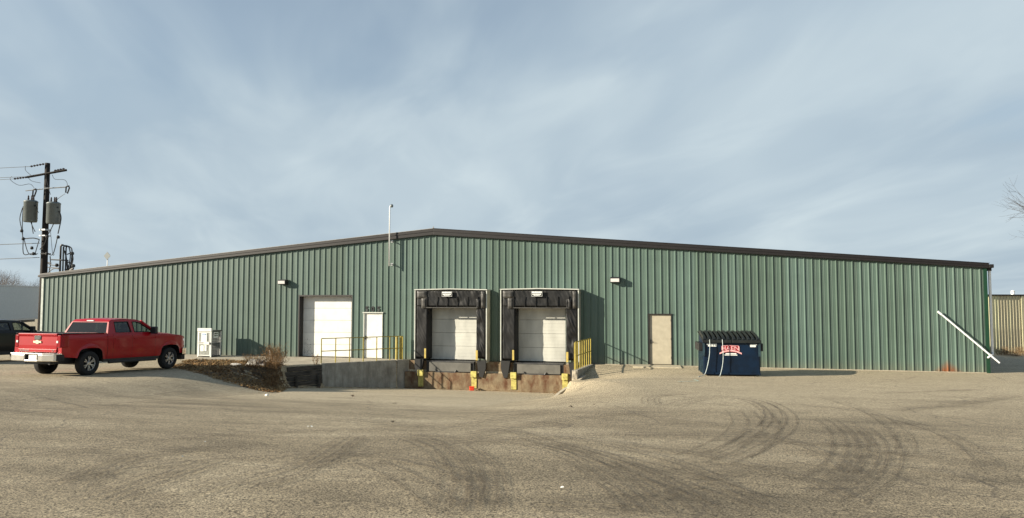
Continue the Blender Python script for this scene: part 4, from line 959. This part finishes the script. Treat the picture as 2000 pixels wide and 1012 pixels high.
# painted line on the ground
pa, pb = ground_at(1324, 746), ground_at(1364, 745)
mb = MB(); mb.quad((pa.x, pa.y - .035, T(pa.x, pa.y) + .012), (pb.x, pb.y - .035, T(pb.x, pb.y) + .012), (pb.x, pb.y + .035, T(pb.x, pb.y) + .012), (pa.x, pa.y + .035, T(pa.x, pa.y) + .012))
mb.quad((pb.x - .02, pb.y, T(pb.x, pb.y) + .016), (pb.x + .04, pb.y, T(pb.x, pb.y) + .016), (pb.x - .12, pb.y + .45, T(pb.x, pb.y) + .016), (pb.x - .18, pb.y + .45, T(pb.x, pb.y) + .016))
mb.build('painted_line', 'line_paint', kind='structure')

# ------------------------------------------------------------------ gas bottle cage
cg = empty('storage_cage', (-11.35, -1.05, .05), R(0), label='white metal mesh storage cage with notices beside the green wall', category='cage')
cw, cdp, chh = .36, .36, 1.36
for sx in (-1, 1):
    for sy in (-1, 1): MB().box(sx * cw - .03, sx * cw + .03, sy * cdp - .03, sy * cdp + .03, 0, chh - .08).build('corner_post', 'white_paint', cg)
MB().box(-cw - .04, cw + .04, -cdp - .05, -cdp + .05, chh - .12, chh + .04).build('front_header', 'white_paint', cg, bevel=.01)
MB().box(-cw - .04, cw + .06, -cdp + .05, cdp + .04, chh - .11, chh - .07).build('roof', 'dark_steel', cg)
MB().box(-cw, cw, -cdp, cdp, .02, .06).build('floor', 'dark_steel', cg); MB().box(-cw, cw, cdp - .01, cdp, .06, chh - .1).build('back_sheet', 'dark_steel', cg)
for z in (.66,): MB().box(-cw, cw, -cdp + .01, cdp - .02, z, z + .03).build('shelf', 'galv', cg)
for z0, z1, nm in ((.06, .66, 'door'), (.70, chh - .14, 'door')):
    d_o = MB().box(-cw + .03, -cw + .07, -cdp - .035, -cdp - .005, z0, z1).box(cw - .07, cw - .03, -cdp - .035, -cdp - .005, z0, z1).box(-cw + .07, cw - .07, -cdp - .035, -cdp - .005, z0, z0 + .04).box(-cw + .07, cw - .07, -cdp - .035, -cdp - .005, z1 - .04, z1).build(nm, 'white_paint', cg)
    mb = MB(); n = 15
    for i in range(n): x = lerp(-cw + .07, cw - .07, i / (n - 1)); mb.box(x - .006, x + .006, -cdp - .022, -cdp - .016, z0 + .04, z1 - .04)
    for i in range(14): z = lerp(z0 + .04, z1 - .04, i / 13); mb.box(-cw + .07, cw - .07, -cdp - .016, -cdp - .010, z - .006, z + .006)
    o = mb.build('mesh_panel', 'white_trim', d_o); o['kind'] = 'stuff'
MB().box(-.16, .14, -cdp - .046, -cdp - .037, .72, 1.16).build('notice', 'sticker', cg); MB().box(-.20, -.02, -cdp - .046, -cdp - .037, .28, .56).box(.03, .14, -cdp - .046, -cdp - .037, .30, .58).build('notice', 'sticker', cg)
MB().box(-.02, .30, -cdp - .05, -cdp - .037, .60, .74).build('lock_plate', 'white_paint', cg); MB().box(.30, .37, -cdp - .07, -cdp - .03, .62, .70).build('padlock', 'black_steel', cg)
MB().box(-.12, -.02, -cdp - .052, -cdp - .0465, 1.08, 1.12).box(.01, .10, -cdp - .052, -cdp - .0465, 1.07, 1.12).build('notice_print', 'sign_blue', cg)
mb = MB(); n = 13
for i in range(n): y = lerp(-cdp + .04, cdp - .04, i / (n - 1)); mb.box(cw - .004, cw + .004, y - .005, y + .005, .06, chh - .1); mb.box(-cw - .004, -cw + .004, y - .005, y + .005, .06, chh - .1)
for i in range(26): z = lerp(.08, chh - .12, i / 25); mb.box(cw + .004, cw + .010, -cdp + .03, cdp - .03, z - .005, z + .005); mb.box(-cw - .010, -cw - .004, -cdp + .03, cdp - .03, z - .005, z + .005)
o = mb.build('mesh_panel', 'galv', cg); o['kind'] = 'stuff'
for z in (.38, .80): MB().box(cw - .01, cw + .015, -cdp + .03, cdp - .03, z - .012, z + .012).build('side_bar', 'white_trim', cg)
n_ = MB().box(cw + .011, cw + .018, -.20, .16, .92, 1.20).build('notice', 'sticker', cg)
mb = MB()
for z, h in ((1.10, .05), (1.00, .045)): mb.box(cw + .018, cw + .022, -.15, .02, z, z + h).box(cw + .018, cw + .022, .04, .10, z, z + h)
mb.build('notice_print', 'sign_black', n_)

# ------------------------------------------------------------------ semi trailer
tl = empty('semi_trailer', (0, 0, 0), label='white box semi trailer parked beyond the utility pole', category='trailer')
def camp(px, D, z):
    p = CAM + RT * ((px - 1000) / F * D); f2 = Vector((FW.x, FW.y, 0)).normalized(); p = p + f2 * D; return Vector((p.x, p.y, z))
A_, B_ = camp(0, 58, 0), camp(84, 67, 0); dirv = (B_ - A_).normalized(); tl.location = A_ - dirv * 6; tl.rotation_euler = (0, 0, math.atan2(dirv.y, dirv.x))
TLn = 16.0
MB().box(0, TLn, 0, 2.5, 1.20, 4.02).build('box_body', 'trailer_white', tl, bevel=.04)
MB().box(-.02, TLn + .02, -.03, 0.0, 1.14, 1.30).build('bottom_rail', 'galv', tl); MB().box(-.02, TLn + .02, -.03, -.0, 3.93, 4.05).build('top_rail', 'galv', tl)
MB().box(.5, TLn - .5, .6, 1.9, .9, 1.19).build('chassis', 'black_steel', tl)
for y in (.35, 2.1): MB().box(11.9, 12.05, y, y + .12, .1, 1.2).box(11.8, 12.2, y - .1, y + .2, .0, .08).build('landing_gear', 'dark_steel', tl)
MB().tube([(11.97, .4, .3), (11.2, .6, 1.1)], .05).build('gear_brace', 'trailer_white', tl)
for x in (1.6, 2.9):
    for y in (.2, 2.0): MB().lathe([(.25, -.12), (.48, -.14), (.51, 0), (.48, .14), (.25, .12), (0, .08)], 20, Matrix.Translation((x, y, .51)) @ Matrix.Rotation(R(90), 4, 'X')).build('wheel', 'tyre', tl, smooth=True)

# ------------------------------------------------------------------ tan building at right
A_, B_ = camp(1925, 66, -1.9), camp(2150, 68, -1.9); dirv = (B_ - A_).normalized()
tb = empty('tan_building', (A_.x, A_.y, -1.9), label='tan ribbed metal shed beyond the right corner of the warehouse', category='building'); tb.rotation_euler = (0, 0, math.atan2(dirv.y, dirv.x))
L_ = 12.192
for i in range(40):
    x0 = i * .3048; mb = MB(); pr = [(0, 0), (.215, 0), (.24, .035), (.275, .035), (.3048, 0)]
    for (xa, ya), (xb_, yb) in zip(pr, pr[1:]): mb.quad((x0 + xa, -ya, 0), (x0 + xb_, -yb, 0), (x0 + xb_, -yb, 5.12), (x0 + xa, -ya, 5.12))
    mb.build('wall_panel', 'wall_tan', tb, fix=False)
MB().box(.01, L_ - .01, .05, 20, 0, 5.1).build('wall_core', 'wall_tan', tb)
MB().box(-.1, L_ + .1, -.12, 20, 5.12, 5.24).build('roof_trim', 'fascia', tb)
MB().lathe([(.15, 5.24), (.15, 5.5), (.2, 5.55), (.0, 5.65)], 12, Matrix.Translation((3.3, .6, 0))).build('roof_vent', 'white_pipe', tb)
MB().box(3.5, 3.75, -.09, -.037, 0, 5.11).build('corner_post', 'tan_wall', tb)

# ------------------------------------------------------------------ vegetation and litter
def in_poly(x, y, poly):
    c = False; j = len(poly) - 1
    for i in range(len(poly)):
        if (poly[i][1] > y) != (poly[j][1] > y) and x < (poly[j][0] - poly[i][0]) * (y - poly[i][1]) / (poly[j][1] - poly[i][1]) + poly[i][0]: c = not c
        j = i
    return c
def edge_dist(x, y, poly):
    p = Vector((x, y)); best = 99
    for i in range(len(poly)):
        a = Vector(poly[i - 1]); b_ = Vector(poly[i]); ab = b_ - a; u = max(0, min(1, (p - a).dot(ab) / ab.length_squared)); best = min(best, (p - a - ab * u).length)
    return best
BED = [(-9.6, -5.2), (-8.9, -6.9), (-7.2, -8.3), (-5.4, -9.8), (-3.9, -10.6), (-2.7, -10.5), (-1.7, -10.4), (-2.0, -9.4), (-3.0, -7.6), (-3.9, -6.2), (-4.25, -5.2), (-4.75, -4.75), (-5.3, -4.2), (-6.2, -3.25), (-8.2, -2.72), (-10.5, -2.6), (-11, -3.4)]
def bedz(x, y):
    e = min(1, edge_dist(x, y, BED) / .5); return T(x, y) - .03 + e * (.05 + .05 * noise.noise(Vector((x * 1.3, y * 1.3, 5))) + .05 * noise.noise(Vector((x * 4, y * 4, 1))))
mb = MB(); g = .11; idx = {}
for i in range(int(9.8 / g)):
    for j in range(int(8.4 / g)):
        x, y = -11.2 + i * g, -10.9 + j * g
        if in_poly(x + g / 2, y + g / 2, BED):
            q = []
            for dx, dy in ((0, 0), (1, 0), (1, 1), (0, 1)):
                k = (i + dx, j + dy)
                if k not in idx:
                    X_, Y_ = -11.2 + k[0] * g, -10.9 + k[1] * g; idx[k] = len(mb.v); mb.v.append((X_, Y_, bedz(X_, Y_) if in_poly(X_, Y_, BED) else T(X_, Y_) - .03))
                q.append(idx[k])
            mb.f.append(tuple(q))
mb.build('dirt_bed', 'dirt', smooth=True, kind='structure')
rr = random.Random(21)
def bed_pt():
    while 1:
        x, y = rr.uniform(-11, -1.6), rr.uniform(-10.8, -2.6)
        if in_poly(x, y, BED): return x, y
lf = MB()
def leaf(mb, c, s_, rnd):
    a = rnd.uniform(0, 6.28); tl_ = rnd.uniform(-.9, .9); u = Vector((math.cos(a), math.sin(a), rnd.uniform(-.3, .5))) * s_; v = Vector((-math.sin(a), math.cos(a), tl_)) * s_ * .55
    mb.quad(c - u, c + v, c + u * .9, c - v)
for i in range(9000):
    x, y = bed_pt(); leaf(lf, Vector((x, y, bedz(x, y) + rr.uniform(.01, .07))), rr.uniform(.02, .055), rr)
for i in range(500):   # scattered past the edge and along the foot of the dock walls
    if i < 200: x, y = bed_pt(); x += rr.gauss(0, .5); y += rr.gauss(0, .4)
    elif i < 330: f = rr.random(); p = Vector(WA).lerp(Vector(WC), f); x, y = p.x + abs(rr.gauss(0, .18)) + .06, p.y - abs(rr.gauss(0, .12))
    else: x, y = rr.uniform(-1.3, 7.1), -.56 - abs(rr.gauss(0, .12))
    leaf(lf, Vector((x, y, max(T(x, y), -2) + rr.uniform(.01, .04))), rr.uniform(.02, .045), rr)
lf.build('leaf_litter', 'dry_leaf', fix=False, kind='stuff', label='brown dead leaves lying over the dirt bed', category='leaves')
def blade(mb, p, h, lean, wd):
    a = rr.uniform(0, 6.28); d = Vector((math.cos(a), math.sin(a), 0)); s_ = Vector((-d.y, d.x, 0)) * wd
    q = p + d * lean * .4 + Vector((0, 0, h * .6)); r_ = p + d * lean + Vector((0, 0, h))
    mb.quad(p - s_, p + s_, q + s_ * .7, q - s_ * .7); mb.quad(q - s_ * .7, q + s_ * .7, r_)
gb = MB()
for i in range(5200):
    x, y = bed_pt(); k = noise.noise(Vector((x * .9, y * .9, 3)))
    if k < -.05: continue
    blade(gb, Vector((x, y, bedz(x, y) - .02)), rr.uniform(.04, .15) * (1 + k), rr.uniform(.02, .12), .005)
gb.build('dry_grass', 'dry_grass', fix=False, kind='stuff', label='short dry grass sprouting from the dirt bed', category='grass')
def weed(loc, h, spread, stems, seed, lab, grp=None, name='dry_weed', leafy=1.):
    r_ = random.Random(seed); root = empty(name, loc, label=lab, category='weed', group=grp); st = MB(); lv_ = MB()
    for i in range(stems):
        a = r_.uniform(0, 6.28); l = r_.uniform(.2, 1) * spread; hh = h * r_.uniform(.45, 1); base = Vector((math.cos(a), math.sin(a), 0)) * l * .35
        tip = Vector((math.cos(a) * l, math.sin(a) * l, hh)); mid = base.lerp(tip, .5) + Vector((r_.gauss(0, .04), r_.gauss(0, .04), hh * .12)); pts = [base + Vector((0, 0, -.05)), mid, tip]
        st.tube(pts, .006, 3, False, .002)
        for k in range(r_.randint(3, 7)):
            f = r_.uniform(.3, 1); p = (pts[0].lerp(pts[1], f * 2) if f < .5 else pts[1].lerp(pts[2], f * 2 - 1)); d = Vector((r_.gauss(0, 1), r_.gauss(0, 1), r_.uniform(.2, 1.4))).normalized(); L2 = h * r_.uniform(.08, .25); e = p + d * L2
            st.tube([p, p.lerp(e, .5) + Vector((r_.gauss(0, .01), r_.gauss(0, .01), 0)), e], .004, 3, False, .0015)
            for q in range(int(r_.randint(3, 8) * leafy)): leaf(lv_, p.lerp(e, r_.uniform(.2, 1.05)) + Vector((r_.gauss(0, .02), r_.gauss(0, .02), r_.gauss(0, .02))), r_.uniform(.009, .026), r_)
    st.build('stems', 'dry_stem', root, fix=False); lv_.build('dry_leaves', 'dry_leaf' if seed % 2 else 'dry_grass', root, fix=False)
def W(x, y, **k): return (x, y, bedz(x, y) if in_poly(x, y, BED) else T(x, y))
weed(W(-5.05, -5.15), 0.95, .72, 64, 1, 'tall bushy brown weed beside the end of the timber ties')
weed(W(-4.75, -5.75), .70, .75, 60, 3, 'dense brown weed clump at the foot of the timber ties')
weed(W(-5.35, -4.75), .85, .5, 36, 4, 'tall thin dry weed at the corner of the concrete apron')
weed(W(-4.35, -6.5), .48, .55, 40, 5, 'low spreading brown weed below the timber ties')
weed(W(-5.3, -6.3), .55, .6, 44, 7, 'rounded brown weed clump between the boulder and the timber ties')
weed(W(-3.6, -7.6), .38, .5, 35, 9, 'small weed at the tip of the dirt bed near the ramp')
weed(W(-7.0, -8.0), .20, .3, 14, 10, 'short weed on the asphalt edge of the dirt bed')
weed(W(-5.2, -8.6), .24, .4, 20, 11, 'short leafy weed on the asphalt side of the bed below the boulder')
weed((6.85, -4.75, T(6.7, -4.9)), .35, .22, 12, 13, 'small dead sapling at the lower end of the sloping kerb', leafy=.2)
weed((-4.05, -3.6, .04), .40, .2, 12, 15, 'thin dry weed at the foot of the first railing post')
p_ = ground_at(148, 0) if False else None
# white marker stake, boulder
MB().box(-6.32, -6.28, -3.62, -3.58, -.05, .62).build('marker_stake', 'white_paint', None, label='thin white stake standing in front of the green wall beside the weeds', category='stake')
def rock(loc, sx, sy, sz, seed, lab):
    bm = bmesh.new(); bmesh.ops.create_icosphere(bm, subdivisions=3, radius=1)
    for v in bm.verts:
        k = 1 + .28 * noise.noise(v.co * 1.7 + Vector((seed, 0, 0))) + .10 * noise.noise(v.co * 5); v.co = Vector((v.co.x * sx * k, v.co.y * sy * k, max(v.co.z * sz * k, -.05)))
    me = bpy.data.meshes.new('boulder'); bm.to_mesh(me); bm.free(); o = link('boulder', me, 'rock', None, label=lab, category='rock'); o.location = loc
rock(W(-5.75, -5.45), .45, .25, .26, 2, 'pale grey broken concrete lump lying in the weeds'); rock(W(-6.5, -5.7), .38, .2, .13, 5, 'low flat pale stone next to the larger concrete lump')
# litter
p = ground_at(518, 775); MB().lathe([(0, .0), (.026, .003), (.034, .05), (.04, .09), (.03, .10), (0, .08)], 14, Matrix.Translation((p.x, p.y, p.z + .04)) @ Matrix.Rotation(R(80), 4, 'Y')).build('paper_cup', 'litter_white', None, smooth=True, label='crumpled white cup lying on the ramp edge', category='cup')
p = ground_at(912, 762)
bk = empty('traffic_marker', (2.15, -.78, T(2.15, -.85)), .3, label='small bright orange red box at the foot of the dock wall', category='box')
MB().box(-.10, .10, -.08, .08, 0, .16).build('box', 'orange', bk, bevel=.02); MB().box(-.115, .115, -.09, .09, .14, .18).build('lid', 'orange', bk, bevel=.01)
rr = random.Random(8)
for x, y, s_ in ((770, 790, .09), (768, 826, .10), (604, 836, .06), (1114, 796, .08), (1160, 792, .05), (400, 866, .04), (355, 895, .05), (690, 775, .16), (1100, 956, .05), (1330, 748, .05)):
    p = ground_at(x, y); mb = MB()
    s_ *= .45
    for k in range(3): leaf(mb, Vector((p.x + rr.gauss(0, s_ * .6), p.y + rr.gauss(0, s_ * .6), p.z + .025)), s_, rr)
    mb.build('debris_scrap', 'litter_white' if x in (604, 400, 355, 1100) else 'dirt', None, label=('pale scrap' if x in (604, 400, 355, 1100) else 'dark scrap') + ' of debris lying on the open asphalt', category='debris', group='scraps on the asphalt')

# bare trees
def tree(loc, h, seed, lab, mat, levels=5, spread=.5, grp=None, r0=None, thick=1., nb=(2, 3)):
    r_ = random.Random(seed); root = empty('bare_tree', loc, r_.uniform(0, 6), label=lab, category='tree', group=grp); tk = MB(); br = MB()
    def grow(p, d, L2, rad, lv_):
        pts = [p]; q = p; dd = d.copy()
        for i in range(3): dd = (dd + Vector((r_.gauss(0, .13), r_.gauss(0, .13), r_.gauss(.04, .08)))).normalized(); q = q + dd * L2 / 3; pts.append(q)
        (tk if lv_ == 0 else br).tube(pts, rad, 6 if lv_ < 2 else 3, lv_ == 0, rad * .6)
        if lv_ >= levels: return
        for k in range(r_.randint(*nb) + (1 if lv_ in (1, 2) else 0)):
            a = r_.uniform(0, 6.28); ax = dd.orthogonal().normalized(); ax.rotate(Matrix.Rotation(a, 3, dd)); nd = dd.copy(); nd.rotate(Matrix.Rotation(r_.uniform(.3, .5 + spread), 3, ax)); s0 = pts[r_.choice((1, 2, 3))] if lv_ > 0 else pts[r_.choice((2, 3))]
            grow(s0, nd, L2 * r_.uniform(.6, .85), rad * .55, lv_ + 1)
        grow(q, dd, L2 * .72, rad * .6, lv_ + 1)
    grow(Vector((0, 0, -.2)), Vector((0, 0, 1)), h * .30, r0 or h * .02, 0)
    tk.build('trunk', mat, root, fix=False); br.build('crown', mat, root, fix=False)
gl = [(-14, 130, 9.3), (6, 125, 8.6), (17, 140, 8.8), (30, 135, 8.2), (42, 128, 7.0), (54, 138, 7.2), (66, 140, 6.4)]
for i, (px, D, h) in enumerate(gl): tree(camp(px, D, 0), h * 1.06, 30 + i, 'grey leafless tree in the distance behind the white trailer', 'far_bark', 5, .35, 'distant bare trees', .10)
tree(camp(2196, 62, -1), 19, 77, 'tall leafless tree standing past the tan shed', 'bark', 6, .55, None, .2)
gq = random.Random(2)
for i, px in enumerate((1948, 1958, 1968, 1976, 1984, 1993, 2002)):
    p = camp(px, 63.0 + (i % 3) * .6, -1.8); weed((p.x, p.y, T(p.x, p.y)), gq.uniform(.5, .85), .7, 40, 40 + i * 2, 'dry straw coloured clump at the foot of the tan shed', 'clumps by the tan shed', 'grass_clump', .7)
